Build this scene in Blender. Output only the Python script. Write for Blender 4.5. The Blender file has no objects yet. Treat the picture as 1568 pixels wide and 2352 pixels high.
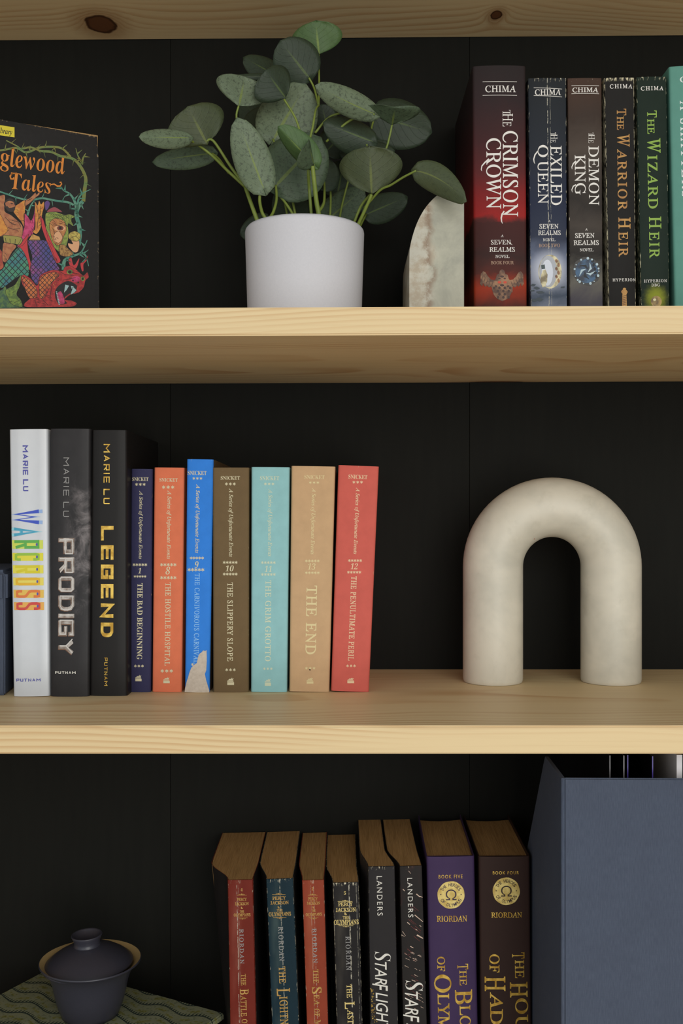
import bpy, bmesh, math, random
from mathutils import Vector, Matrix, noise as mnoise

random.seed(7)
S = bpy.context.scene
COL = S.collection

# ------------------------------------------------------------------ camera
CZ, FPX = 1.30, 2419.0            # eye height (m), focal length in pixels of the 1568x2352 frame
cd = bpy.data.cameras.new('camera')
cam = bpy.data.objects.new('camera', cd)
COL.objects.link(cam)
cam.location = (0, 0, CZ)
cam.rotation_euler = (math.pi / 2, 0, 0)
cd.sensor_fit = 'VERTICAL'
cd.sensor_height = 36.0
cd.lens = 36.0 * FPX / 2352.0
cd.shift_y = 5.0 / 2352.0
cd.clip_start = 0.01
S.camera = cam

# ------------------------------------------------------------------ world, lights, exposure
W = bpy.data.worlds.new('room_light')
S.world = W
W.use_nodes = True
W.node_tree.nodes['Background'].inputs[0].default_value = (0.82, 0.93, 1.0, 1)
W.node_tree.nodes['Background'].inputs[1].default_value = 0.46


def area(name, loc, target, sx, sy, power, color):
    l = bpy.data.lights.new(name, 'AREA')
    l.shape = 'RECTANGLE'
    l.size, l.size_y, l.energy, l.color = sx, sy, power, color
    o = bpy.data.objects.new(name, l)
    COL.objects.link(o)
    o.location = loc
    o.rotation_euler = (Vector(target) - Vector(loc)).to_track_quat('-Z', 'Y').to_euler()
    return o


area('window_light', (0.58, -1.3, 1.42), (0.0, 0.85, 1.25), 1.3, 1.9, 29.0, (1.0, 0.975, 0.92))
area('left_fill_light', (-1.1, -1.5, 1.5), (0.0, 0.85, 1.3), 0.9, 1.4, 6.0, (1.0, 0.98, 0.95))  # weak fill lamp added on the left, not an actual window
S.view_settings.view_transform = 'Standard'
S.view_settings.look = 'None'
S.view_settings.exposure = 0.0
S.view_settings.gamma = 1.0
S.view_settings.use_curve_mapping = False
S.cycles.max_bounces = 6
S.cycles.diffuse_bounces = 4


# ------------------------------------------------------------------ helpers: colour, nodes
def lin(c):
    return tuple(((v / 255) / 12.92 if v / 255 <= 0.04045 else ((v / 255 + 0.055) / 1.055) ** 2.4) for v in c) + (1.0,)


class Mat:
    """small node-tree builder around one Principled BSDF"""

    def __init__(s, name, color=(128, 128, 128), rough=0.6, metal=0.0, spec=0.4):
        s.m = bpy.data.materials.new(name)
        s.m.use_nodes = True
        s.t = s.m.node_tree
        s.b = s.t.nodes['Principled BSDF']
        s.b.inputs['Base Color'].default_value = lin(color)
        s.b.inputs['Roughness'].default_value = rough
        s.b.inputs['Metallic'].default_value = metal
        s.b.inputs['Specular IOR Level'].default_value = spec

    def put(s, sock, v):
        if isinstance(v, bpy.types.NodeSocket):
            s.t.links.new(v, sock)
        else:
            sock.default_value = v

    def obj(s):
        return s.t.nodes.new('ShaderNodeTexCoord').outputs['Object']

    def uv(s):
        return s.t.nodes.new('ShaderNodeTexCoord').outputs['UV']

    def xyz(s, v):
        n = s.t.nodes.new('ShaderNodeSeparateXYZ')
        s.put(n.inputs[0], v)
        return n.outputs[0], n.outputs[1], n.outputs[2]

    def vec(s, x, y, z):
        n = s.t.nodes.new('ShaderNodeCombineXYZ')
        for i, a in enumerate((x, y, z)):
            s.put(n.inputs[i], a)
        return n.outputs[0]

    def mul(s, v, k):
        n = s.t.nodes.new('ShaderNodeVectorMath')
        n.operation = 'MULTIPLY'
        s.put(n.inputs[0], v)
        s.put(n.inputs[1], k)
        return n.outputs[0]

    def add(s, v, k):
        n = s.t.nodes.new('ShaderNodeVectorMath')
        n.operation = 'ADD'
        s.put(n.inputs[0], v)
        s.put(n.inputs[1], k)
        return n.outputs[0]

    def f(s, op, a, b=0.0, c=0.0):
        n = s.t.nodes.new('ShaderNodeMath')
        n.operation = op
        s.put(n.inputs[0], a)
        s.put(n.inputs[1], b)
        s.put(n.inputs[2], c)
        return n.outputs[0]

    def step(s, x, a, b):
        """smooth 0..1 between a and b"""
        n = s.t.nodes.new('ShaderNodeMapRange')
        n.interpolation_type = 'SMOOTHSTEP'
        s.put(n.inputs[0], x)
        n.inputs[1].default_value, n.inputs[2].default_value = a, b
        return n.outputs[0]

    def noise(s, v, scale, detail=3.0, rough=0.55, dist=0.0):
        n = s.t.nodes.new('ShaderNodeTexNoise')
        s.put(n.inputs['Vector'], v)
        n.inputs['Scale'].default_value = scale
        n.inputs['Detail'].default_value = detail
        n.inputs['Roughness'].default_value = rough
        n.inputs['Distortion'].default_value = dist
        return n.outputs['Fac']

    def mix(s, fac, a, b, mode='MIX'):
        n = s.t.nodes.new('ShaderNodeMix')
        n.data_type = 'RGBA'
        n.blend_type = mode
        s.put(n.inputs[0], fac)
        s.put(n.inputs[6], lin(a) if isinstance(a, tuple) and len(a) == 3 else a)
        s.put(n.inputs[7], lin(b) if isinstance(b, tuple) and len(b) == 3 else b)
        return n.outputs[2]

    def ramp(s, fac, stops, interp='LINEAR'):
        n = s.t.nodes.new('ShaderNodeValToRGB')
        s.put(n.inputs[0], fac)
        r = n.color_ramp
        r.interpolation = interp
        while len(r.elements) < len(stops):
            r.elements.new(0.5)
        for e, (p, c) in zip(r.elements, stops):
            e.position = p
            e.color = lin(c)
        return n.outputs[0]

    def color(s, c):
        s.put(s.b.inputs['Base Color'], c)

    def bump(s, h, strength, dist=0.001):
        n = s.t.nodes.new('ShaderNodeBump')
        s.put(n.inputs['Height'], h)
        n.inputs['Strength'].default_value = strength
        n.inputs['Distance'].default_value = dist
        s.t.links.new(n.outputs[0], s.b.inputs['Normal'])


# ------------------------------------------------------------------ helpers: objects
def obj(name, verts, faces, mats, parent=None, smooth=False, uvs=None, midx=None):
    me = bpy.data.meshes.new(name)
    me.from_pydata([tuple(v) for v in verts], [], faces)
    for m in (mats if isinstance(mats, (list, tuple)) else [mats]):
        me.materials.append(m)
    if midx:
        me.polygons.foreach_set('material_index', midx)
    if uvs:
        l = me.uv_layers.new(name='map')
        for p in me.polygons:
            for li in p.loop_indices:
                l.data[li].uv = uvs[me.loops[li].vertex_index]
    if smooth:
        me.polygons.foreach_set('use_smooth', [True] * len(me.polygons))
    o = bpy.data.objects.new(name, me)
    COL.objects.link(o)
    if parent:
        o.parent = parent
    return o


def bmobj(name, bm, mat, parent=None, smooth=False, auto=None):
    me = bpy.data.meshes.new(name)
    bmesh.ops.recalc_face_normals(bm, faces=bm.faces)
    if auto is not None:
        for e in bm.edges:
            if len(e.link_faces) == 2 and e.calc_face_angle(0) > auto:
                e.smooth = False
        smooth = True
    bm.to_mesh(me)
    bm.free()
    me.materials.append(mat)
    if smooth:
        me.polygons.foreach_set('use_smooth', [True] * len(me.polygons))
    o = bpy.data.objects.new(name, me)
    COL.objects.link(o)
    if parent:
        o.parent = parent
    return o


def tag(o, label=None, cat=None, group=None, kind=None):
    for k, v in (('label', label), ('category', cat), ('group', group), ('kind', kind)):
        if v:
            o[k] = v
    return o


def thing(name, loc, label, cat, group=None, rot=(0, 0, 0)):
    o = bpy.data.objects.new(name, None)
    o.empty_display_size = 0.02
    COL.objects.link(o)
    o.location = loc
    o.rotation_euler = rot
    return tag(o, label, cat, group)


def mat_of(o):
    return Matrix.LocRotScale(o.location, o.rotation_euler, (1, 1, 1))


def box_bm(x0, x1, y0, y1, z0, z1, bev=0.0, seg=2):
    bm = bmesh.new()
    bmesh.ops.create_cube(bm, size=1)
    for v in bm.verts:
        v.co = ((x0 + x1) / 2 + v.co.x * (x1 - x0), (y0 + y1) / 2 + v.co.y * (y1 - y0), (z0 + z1) / 2 + v.co.z * (z1 - z0))
    if bev:
        bmesh.ops.bevel(bm, geom=list(bm.edges), offset=bev, segments=seg, affect='EDGES')
    return bm


def lathe_bm(profile, seg=64, center=(0, 0)):
    bm = bmesh.new()
    rings = []
    for r, z in profile:
        if r < 1e-6:
            rings.append([bm.verts.new((center[0], center[1], z))])
        else:
            rings.append([bm.verts.new((center[0] + r * math.cos(2 * math.pi * k / seg), center[1] + r * math.sin(2 * math.pi * k / seg), z)) for k in range(seg)])
    for a, b in zip(rings, rings[1:]):
        for k in range(seg):
            q = (k + 1) % seg
            if len(a) == 1 and len(b) == 1:
                continue
            if len(a) == 1:
                bm.faces.new((a[0], b[k], b[q]))
            elif len(b) == 1:
                bm.faces.new((a[k], b[0], a[q]))
            else:
                bm.faces.new((a[k], b[k], b[q], a[q]))
    return bm


def tube(points, radii, seg=8):
    """verts, faces of a swept tube through points"""
    vs, fs = [], []
    P = [Vector(p) for p in points]
    n = len(P)
    side = None
    for i in range(n):
        t = (P[min(i + 1, n - 1)] - P[max(i - 1, 0)]).normalized()
        if side is None:
            side = t.cross(Vector((0.3, 1, 0.2))).normalized()
        side = (side - t * side.dot(t)).normalized()
        up = t.cross(side)
        for k in range(seg):
            a = 2 * math.pi * k / seg
            vs.append(P[i] + (side * math.cos(a) + up * math.sin(a)) * radii[i])
    for i in range(n - 1):
        for k in range(seg):
            q = (k + 1) % seg
            fs.append((i * seg + k, i * seg + q, (i + 1) * seg + q, (i + 1) * seg + k))
    fs.append(tuple(range(seg))[::-1])
    fs.append(tuple((n - 1) * seg + k for k in range(seg)))
    return vs, fs


def catmull(pts, sub=5):
    P = [Vector(p) for p in pts]
    if len(P) < 3:
        return [P[0].lerp(P[-1], i / sub) for i in range(sub + 1)]
    out = []
    for i in range(len(P) - 1):
        a, b, c, d = P[max(i - 1, 0)], P[i], P[i + 1], P[min(i + 2, len(P) - 1)]
        for k in range(sub):
            t = k / sub
            out.append(0.5 * ((2 * b) + (c - a) * t + (2 * a - 5 * b + 4 * c - d) * t * t + (3 * b - a - 3 * c + d) * t ** 3))
    out.append(P[-1])
    return out


def at(u, v, d):
    """the point of the room seen at photo pixel (u, v), d metres deep"""
    return Vector(((u - 784) * d / FPX, d, CZ + (1181 - v) * d / FPX))


def on_plane(M, u, v, yl=0.0):
    """where the sight line of pixel (u, v) meets the plane y = yl of the frame M, in M's coordinates"""
    I = M.inverted()
    o = I @ Vector((0, 0, CZ))
    d = I.to_3x3() @ Vector(((u - 784) / FPX, 1.0, (1181 - v) / FPX))
    return o + d * ((yl - o.y) / d.y)


# ------------------------------------------------------------------ lettering
GL = {}


def spell(s, kind):
    o = ''
    for ch in s:
        k = ord(ch)
        if kind in ('roman', 'italic'):
            if ch.isascii() and ch.isupper():
                ch = chr(0x1D434 + k - 65)
            elif ch == 'h':
                ch = '\u210E'
            elif ch.isascii() and ch.islower():
                ch = chr(0x1D44E + k - 97)
        elif kind == 'bold':
            if ch.isascii() and ch.isupper():
                ch = chr(0x1D400 + k - 65)
            elif ch.isascii() and ch.islower():
                ch = chr(0x1D41A + k - 97)
            elif ch.isdigit():
                ch = chr(0x1D7CE + k - 48)
        elif kind == 'bolditalic':
            if ch.isascii() and ch.isupper():
                ch = chr(0x1D468 + k - 65)
            elif ch.isascii() and ch.islower():
                ch = chr(0x1D482 + k - 97)
            elif ch.isdigit():
                ch = chr(0x1D7CE + k - 48)
        o += ch
    return o


STROKES = {  # square-shouldered display letters on a unit box
    'L': [[(0, 1), (0, 0), (1, 0)]],
    'E': [[(1, 1), (0, 1), (0, 0), (1, 0)], [(0, .5), (.92, .5)]],
    'G': [[(1, .8), (1, 1), (.0, 1), (0, 0), (1, 0), (1, .46), (.5, .46)]],
    'N': [[(0, 0), (0, 1), (1, 0), (1, 1)]],
    'D': [[(0, 0), (0, 1), (.68, 1), (.92, .86), (1, .62), (1, .38), (.92, .14), (.68, 0), (0, 0), (0, .2)]],
    'P': [[(0, 0), (0, 1), (1, 1), (1, .42), (0, .42)]],
    'R': [[(0, 0), (0, 1), (1, 1), (1, .45), (0, .45)], [(.5, .45), (1, 0)]],
    'O': [[(.5, 0), (.12, 0), (0, .12), (0, .88), (.12, 1), (.88, 1), (1, .88), (1, .12), (.88, 0), (.5, 0)]],
    'I': [[(.5, 0), (.5, 1)]],
    'Y': [[(0, 1), (.5, .48), (1, 1)], [(.5, .48), (.5, 0)]],
    'M': [[(0, 0), (0, 1), (.5, .42), (1, 1), (1, 0)]],
    'A': [[(0, 0), (.5, 1), (1, 0)], [(.2, .34), (.8, .34)]],
    'U': [[(0, 1), (0, .1), (.1, 0), (.9, 0), (1, .1), (1, 1)]],
    'T': [[(0, 1), (1, 1)], [(.5, 1), (.5, 0)]],
    'W': [[(0, 1), (.26, 0), (.5, .82), (.74, 0), (1, 1)]],
    'C': [[(1, .78), (1, .9), (.88, 1), (.12, 1), (0, .9), (0, .1), (.12, 0), (.88, 0), (1, .1), (1, .22)]],
    'S': [[(1, .76), (1, .9), (.88, 1), (.12, 1), (0, .9), (0, .66), (.14, .56), (.86, .42), (1, .33), (1, .1), (.88, 0), (.12, 0), (0, .1), (0, .24)]],
}


def ribbon(pts, w, closed=False):
    """flat polygon strip of width w along pts (2D), mitred"""
    V, F = [], []
    n = len(pts)
    ws = w if isinstance(w, (list, tuple)) else [w] * n
    for i in range(n):
        p = Vector(pts[i])
        a = (p - Vector(pts[i - 1])).normalized() if i > 0 else None
        b = (Vector(pts[i + 1]) - p).normalized() if i < n - 1 else None
        a = a or b
        b = b or a
        na, nb = Vector((-a.y, a.x)), Vector((-b.y, b.x))
        m = na + nb
        m = m.normalized() if m.length > 1e-6 else na
        k = ws[i] / 2 / max(0.45, m.dot(na))
        V += [p + m * k, p - m * k]
    for i in range(n - 1):
        F.append((2 * i, 2 * i + 1, 2 * i + 3, 2 * i + 2))
    return V, F


def stroke_text(s, aspect, th, gap, thin=None):
    """letters drawn with strokes; unit height 1, letter width aspect"""
    V, F, x = [], [], 0.0
    h = th / 2
    for ch in s:
        if ch == ' ':
            x += aspect * .55
            continue
        wd = aspect * (.12 if ch == 'I' else 1.35 if ch in 'MW' else 1)
        for pl in STROKES[ch]:
            pts = [(x + h + px * (wd - th), h + py * (1 - th)) for px, py in pl]
            if ch == 'I':
                pts = [(x + wd / 2, h * 0), (x + wd / 2, 1)]
            elif len(pl) > 1:  # square the free ends
                for e, q in ((0, 1), (-1, -2)):
                    dv = Vector(pts[e]) - Vector(pts[q])
                    if max(abs(dv.x), abs(dv.y)) > 0.15 and (abs(dv.x) < 1e-6 or abs(dv.y) < 1e-6) and pl[0] != pl[-1]:
                        pts[e] = tuple(Vector(pts[e]) + dv.normalized() * h * .98)
            v, f = ribbon(pts, th)
            k = len(V)
            V += v
            F += [tuple(a + k for a in q) for q in f]
        x += wd + gap
    return V, F


def glyphs(s, kind):
    """2D vertices (scaled to a unit box) and faces of a line of lettering"""
    key = (s, kind)
    if key in GL:
        return GL[key]
    if kind.startswith('stroke'):
        _, asp, th, gap = kind.split(':')
        vs, fs = stroke_text(s, float(asp), float(th), float(gap))
    else:
        c = bpy.data.curves.new('lettering', 'FONT')
        base = kind.split(':')[0]
        opt = dict(p.split('=') for p in kind.split(':')[1:])
        c.body = spell(s, base)
        c.size = 1.0
        c.resolution_u = 3
        c.shear = {'roman': -0.27}.get(base, 0.0) + float(opt.get('shear', 0))
        c.offset = float(opt.get('off', 0))
        c.space_character = float(opt.get('space', 1))
        t = bpy.data.objects.new('lettering', c)
        me = bpy.data.meshes.new_from_object(t)
        vs = [Vector((v.co.x, v.co.y)) for v in me.vertices]
        fs = [tuple(p.vertices) for p in me.polygons]
        bpy.data.objects.remove(t)
        bpy.data.curves.remove(c)
        bpy.data.meshes.remove(me)
    x0, x1 = min(v.x for v in vs), max(v.x for v in vs)
    y0, y1 = min(v.y for v in vs), max(v.y for v in vs)
    vs = [((v.x - x0) / max(x1 - x0, 1e-6), (v.y - y0) / max(y1 - y0, 1e-6)) for v in vs]
    GL[key] = (vs, fs)
    return GL[key]


class Print:
    """flat print collected for one part, laid on the plane y = off of the frame M (y = surface(x) + off)"""

    def __init__(s, M, off=-0.00018, surface=None):
        s.M, s.off, s.V, s.F, s.I, s.mats = M, off, [], [], [], []
        s.surface = surface or (lambda x: 0.0)
        s.cuts = [surface.hw * q / 4 for q in range(-3, 4)] if surface else []

    def _m(s, m):
        if m not in s.mats:
            s.mats.append(m)
        return s.mats.index(m)

    def put(s, pts, faces, m, lift=0.0):
        k, i = len(s.V), s._m(m)
        for x, z in pts:
            s.V.append((x, s.off - lift, z))
        for f in faces:
            s.F.append(tuple(a + k for a in f))
            s.I.append(i)

    def loc(s, u, v):
        p = on_plane(s.M, u, v, 0.0)
        return p.x, p.z

    def text(s, string, kind, u0, v0, u1, v1, m, way='H', lift=0.0):
        cx, cz = s.loc((u0 + u1) / 2, (v0 + v1) / 2)
        w = Vector(s.loc(u1, (v0 + v1) / 2)) - Vector(s.loc(u0, (v0 + v1) / 2))
        h = Vector(s.loc((u0 + u1) / 2, v0)) - Vector(s.loc((u0 + u1) / 2, v1))
        w, h = w.length, h.length
        vs, fs = glyphs(string, kind)
        if way == 'H':
            pts = [(cx + (x - .5) * w, cz + (y - .5) * h) for x, y in vs]
        else:
            pts = [(cx + (y - .5) * w, cz - (x - .5) * h) for x, y in vs]
        s.put(pts, fs, m, lift)

    def poly(s, pts, m, lift=0.0):
        q = [s.loc(u, v) for u, v in pts]
        if sum(a[0] * b[1] - b[0] * a[1] for a, b in zip(q, q[1:] + q[:1])) < 0:
            q.reverse()
        s.put(q, [tuple(range(len(q)))], m, lift)

    def line(s, pts, w, m, lift=0.0):
        """w in photo pixels, may taper"""
        q = [s.loc(u, v) for u, v in pts]
        k = abs(s.loc(pts[0][0] + 1, pts[0][1])[0] - s.loc(*pts[0])[0])
        ws = [a * k for a in w] if isinstance(w, (list, tuple)) else w * k
        v, f = ribbon(q, ws)
        s.put([(a.x, a.y) for a in v], f, m, lift)

    def disc(s, u, v, ru, rv, m, lift=0.0, n=24, wob=0.0, a0=0.0, a1=6.2832):
        pts = []
        for k in range(n):
            a = a0 + (a1 - a0) * k / (n if a1 - a0 > 6.28 else n - 1)
            r = 1 + wob * math.sin(5 * a + u) * math.cos(3 * a + 1)
            pts.append((u + ru * r * math.cos(a), v + rv * r * math.sin(a)))
        s.poly(pts, m, lift)

    def stars(s, n, u0, u1, v, r, m):
        for k in range(n):
            u = u0 + r + (u1 - u0 - 2 * r) * (k / (n - 1) if n > 1 else .5)
            cx, cz = s.loc(u, v)
            R = abs(s.loc(u + r, v)[0] - cx)
            for j in range(3):  # an asterisk is three crossed bars
                a = math.pi / 2 + j * math.pi / 3
                d, q = Vector((math.cos(a), math.sin(a))) * R, Vector((-math.sin(a), math.cos(a))) * R * .2
                c = Vector((cx, cz))
                s.put([tuple(c - d - q), tuple(c + d - q * .9), tuple(c + d + q * .9), tuple(c - d + q)], [(0, 1, 2, 3)], m, 1e-5 * j)

    def make(s, name, parent, label=None):
        bm = bmesh.new()
        bv = [bm.verts.new((v[0], v[1], v[2])) for v in s.V]
        for f, i in zip(s.F, s.I):
            bm.faces.new([bv[a] for a in f]).material_index = i
        if s.cuts:      # cut the print so that it follows the rounded spine
            for c in s.cuts:
                bmesh.ops.bisect_plane(bm, geom=bm.verts[:] + bm.edges[:] + bm.faces[:], plane_co=(c, 0, 0), plane_no=(1, 0, 0), dist=1e-7)
            for v in bm.verts:
                v.co.y += s.surface(v.co.x)
        me = bpy.data.meshes.new(name)
        bm.to_mesh(me)
        bm.free()
        for m in s.mats:
            me.materials.append(m)
        o = bpy.data.objects.new(name, me)
        COL.objects.link(o)
        o.parent = parent
        if label:
            o['label'] = label
        return o


# ------------------------------------------------------------------ materials: wood, panel
def wood(name, seed, ring_at=(0.9, -0.05), ringw=0.0046, knots=(), warm=1.0):
    """pine: growth rings round an axis along the board, fine fibres, knots (x, y, z, rx, ry)"""
    M = Mat(name, rough=0.5, spec=0.3)
    p = M.obj()
    x, y, z = M.xyz(p)
    big = M.noise(M.add(M.mul(p, (1.3, 3.0, 3.0)), (seed, seed * 2.1, 0)), 1.6, 2)
    med = M.noise(M.add(M.mul(p, (4, 14, 14)), (seed * 3, 0, 0)), 1.0, 2)
    dy = M.f('SUBTRACT', y, ring_at[0])
    dz = M.f('SUBTRACT', z, ring_at[1])
    r = M.f('SQRT', M.f('ADD', M.f('MULTIPLY', dy, dy), M.f('MULTIPLY', dz, dz)))
    r = M.f('ADD', r, M.f('MULTIPLY', big, 0.05))
    r = M.f('ADD', r, M.f('MULTIPLY', med, 0.007))
    kn = None
    for (kx, ky, kz, rx, ry) in knots:
        d = M.add(p, (-kx, -ky, -kz))
        d = M.mul(d, (1 / rx, 1 / ry, 1 / 0.06))
        n = M.t.nodes.new('ShaderNodeVectorMath')
        n.operation = 'LENGTH'
        M.put(n.inputs[0], d)
        q = M.f('ADD', n.outputs['Value'], M.f('MULTIPLY', M.f('SUBTRACT', M.noise(p, 120, 2), .5), .35))
        r = M.f('ADD', r, M.f('MULTIPLY', M.f('DIVIDE', 1.0, M.f('ADD', M.f('MULTIPLY', q, q), .6)), .022))
        kn = q if kn is None else M.f('MINIMUM', kn, q)
    ph = M.f('FRACT', M.f('DIVIDE', r, ringw))
    ring = M.f('MULTIPLY', M.step(ph, 0.30, 0.88), M.f('SUBTRACT', 1.0, M.step(ph, 0.90, 1.0)))
    ring = M.f('MULTIPLY', ring, M.step(M.noise(M.add(M.mul(p, (2, 30, 30)), (seed, 0, 3)), 1, 2), .30, .72))
    fib = M.noise(M.mul(p, (7, 420, 420)), 1.0, 3, .6)
    tone = M.noise(M.add(M.mul(p, (1.5, 9, 9)), (0, seed, 0)), 1.0, 2)
    base = M.mix(tone, (230, 206, 160), (218, 190, 143))
    c = M.mix(M.f('MULTIPLY', ring, 0.72), base, (196, 152, 102))
    c = M.mix(M.f('MULTIPLY', M.step(fib, .45, .75), .18), c, (190, 154, 108))
    if kn is not None:
        halo = M.f('SUBTRACT', 1.0, M.step(kn, 0.9, 2.6))
        c = M.mix(M.f('MULTIPLY', halo, .5), c, (150, 98, 52))
        c = M.mix(M.f('SUBTRACT', 1.0, M.step(kn, 0.86, 1.08)), c, (104, 66, 40))
        rim = M.f('MULTIPLY', M.step(kn, .7, .9), M.f('SUBTRACT', 1.0, M.step(kn, .92, 1.1)))
        c = M.mix(rim, c, (72, 44, 26))
    M.color(c)
    M.bump(M.f('ADD', M.f('MULTIPLY', fib, .6), M.f('MULTIPLY', ring, .5)), .12, .0006)
    return M.m


panel_m = Mat('black_panel', (24, 24, 22), .7, spec=.12)
_p = panel_m.obj()
panel_m.color(panel_m.mix(panel_m.noise(panel_m.mul(_p, (60, 60, 6)), 3, 3), (19, 19, 16), (25, 25, 21)))
panel_m.bump(panel_m.noise(panel_m.mul(_p, (300, 300, 40)), 1, 2), .06, .0005)

# ------------------------------------------------------------------ the bookcase
YF, YB = 0.720, 0.983
T = 0.0193


def z_upper(x):
    return CZ + 0.1417 + 0.0042 * x


Z_MID = CZ - 0.1446
Z_LOW = CZ - 0.4950

floor_m = Mat('floor_boards', (170, 140, 105), .5)
floor_m.color(floor_m.mix(floor_m.noise(floor_m.mul(floor_m.obj(), (2, 30, 1)), 2, 3), (186, 156, 118), (160, 128, 92)))
fl = bmobj('floor', box_bm(-1.6, 1.6, -1.6, 1.1, -0.03, 0.0), floor_m.m)
tag(fl, 'pale brown boarded floor in front of the bookcase', kind='structure')

case = thing('bookcase', (0, YF, 0), 'pale pine bookcase with thick shelves and a black panelled back', 'bookcase')


def shelf(zt, slope, mat):
    bm = box_bm(-.62, .62, 0.0, YB - YF - .0004, -T, 0.0, .0011, 2)
    for v in bm.verts:
        v.co.z += zt + slope * v.co.x
    o = bmobj('shelf', bm, mat, case)
    return o


shelf(CZ + 0.444 + T, .0072, wood('pine_top', 3.0, (.11, 2.00), .0036, ((-.217, .951 - YF, 1.742, .0135, .0175), (.138, .939 - YF, 1.745, .0052, .0085))))
shelf(CZ + 0.1417, .0042, wood('pine_upper', 11.0, (.15, 1.17), .0037, ((.145, .262, 1.424, .024, .006), (-.318, .085, 1.422, .02, .022))))
shelf(Z_MID, 0, wood('pine_middle', 5.3, (.12, .90), .0038))
shelf(Z_LOW, 0, wood('pine_lower', 8.1, (.1, .7), .0056))
side_m = wood('pine_side', 2.2, (.1, 1.0), .006)
for sx in (-1, 1):
    bmobj('side_panel', box_bm(sx * .63 - .0095, sx * .63 + .0095, 0, YB - YF + .006, 0, 2.1, .001), side_m, case)
xs = [-.639, -.4375, -.1595, .1195, .3985, .639]
for a, b in zip(xs, xs[1:]):
    bmobj('back_panel', box_bm(a + .00012, b - .00012, YB - YF, YB - YF + .006, 0.0, 2.1, .0003, 1), panel_m.m, case)
bmobj('plinth', box_bm(-.62, .62, .02, .038, 0, .08), side_m, case)
bmobj('top_board', box_bm(-.64, .64, 0, YB - YF + .006, 2.1, 2.1 + T, .001), side_m, case)


# ------------------------------------------------------------------ book materials
def cover_mat(name, color, rough=.55, spec=.35, grain=(520, 90), mott=.16, wear=0.0, wear_col=(205, 196, 170), crease=(), edge_dark=0.0, art=None, cloth=False):
    """a cover: colour, mottling, scuffed edges (by the spine map: u across, v up), creases"""
    M = Mat(name, color, rough, spec=spec)
    p = M.obj()
    uv = M.uv()
    u, v, _ = M.xyz(uv)
    dk = tuple(int(c * .78) for c in color)
    lt = tuple(min(255, int(c * 1.14 + 4)) for c in color)
    c = M.mix(M.noise(p, grain[1], 4), dk, lt) if mott else lin(color)
    if mott:
        c = M.mix(mott * 2 if mott < .5 else 1.0, lin(color), c)
    if art:
        c = art(M, p, u, v, c)
    if wear:
        e = M.f('MULTIPLY', M.f('ABSOLUTE', M.f('SUBTRACT', u, .5)), 2.0)
        n = M.noise(M.mul(p, (900, 900, 160)), 1.0, 3, .7)
        side = M.f('MULTIPLY', M.step(e, .93, .985), M.f('SUBTRACT', 1.0, M.step(e, 1.03, 1.12)))
        top = M.step(v, .984, .996)
        k = M.f('MULTIPLY', M.f('MAXIMUM', side, top), M.step(n, .68 - .2 * wear, .74 - .2 * wear))
        c = M.mix(k, c, wear_col)
        sp = M.step(M.noise(p, 1500, 2, .7), .80 - .03 * wear, .84)
        c = M.mix(M.f('MULTIPLY', sp, .6), c, wear_col)
    for (cu, wid, amt) in crease:
        n = M.noise(M.mul(p, (0, 0, 60)), 1.0, 4, .7)
        n2 = M.noise(M.mul(p, (200, 200, 300)), 1.0, 2, .7)
        d = M.f('ABSOLUTE', M.f('SUBTRACT', u, M.f('ADD', cu - .05, M.f('MULTIPLY', n, .1))))
        k = M.f('MULTIPLY', M.f('SUBTRACT', 1.0, M.step(d, wid * .4, wid)), M.step(n2, .40, .56))
        c = M.mix(M.f('MULTIPLY', k, amt), c, (196, 190, 172))
    M.color(c)
    if cloth:
        w = M.f('MULTIPLY', M.f('SINE', M.f('MULTIPLY', M.xyz(p)[0], 9000)), M.f('SINE', M.f('MULTIPLY', M.xyz(p)[2], 9000)))
        M.bump(M.f('ADD', M.noise(p, 1800, 2), M.f('MULTIPLY', w, .3)), .12, .0004)
    else:
        M.bump(M.noise(p, 260, 3), .05, .0006)
    return M.m


def page_mat(name, color, dark, scale=2600):
    M = Mat(name, color, .85, spec=.1)
    p = M.obj()
    st = M.noise(M.mul(p, (scale, 30, 30)), 1.0, 2, .7)
    bands = M.noise(M.mul(p, (260, 14, 14)), 1.0, 2, .6)
    c = M.mix(M.step(st, .35, .7), color, dark)
    c = M.mix(M.f('MULTIPLY', M.step(bands, .52, .75), .3), c, dark)
    M.color(c)
    M.bump(st, .4, .0006)
    return M.m


pages_tan = page_mat('tan_pages', (182, 146, 98), (146, 114, 72))
pages_cream = page_mat('cream_pages', (188, 158, 108), (140, 112, 72))
pages_white = page_mat('pale_pages', (214, 203, 178), (170, 158, 132))


def ink(name, c, rough=.5, metal=0.0, spec=.35):
    return Mat(name, c, rough, metal, spec).m


def foil(name, c, c2, rough=.38, metal=.55):
    M = Mat(name, c, rough, metal)
    M.color(M.mix(M.step(M.noise(M.obj(), 160, 3), .35, .65), c, c2))
    return M.m


gold = foil('gold_foil', (226, 190, 92), (176, 134, 48))
old_gold = foil('dull_gold', (205, 165, 92), (172, 132, 66), .5, .25)
cream = ink('cream_ink', (214, 204, 168))
pale = ink('pale_ink', (226, 222, 212))
grey_ink = ink('grey_ink', (150, 148, 146))
faint = ink('faint_ink', (120, 112, 104))


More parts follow.
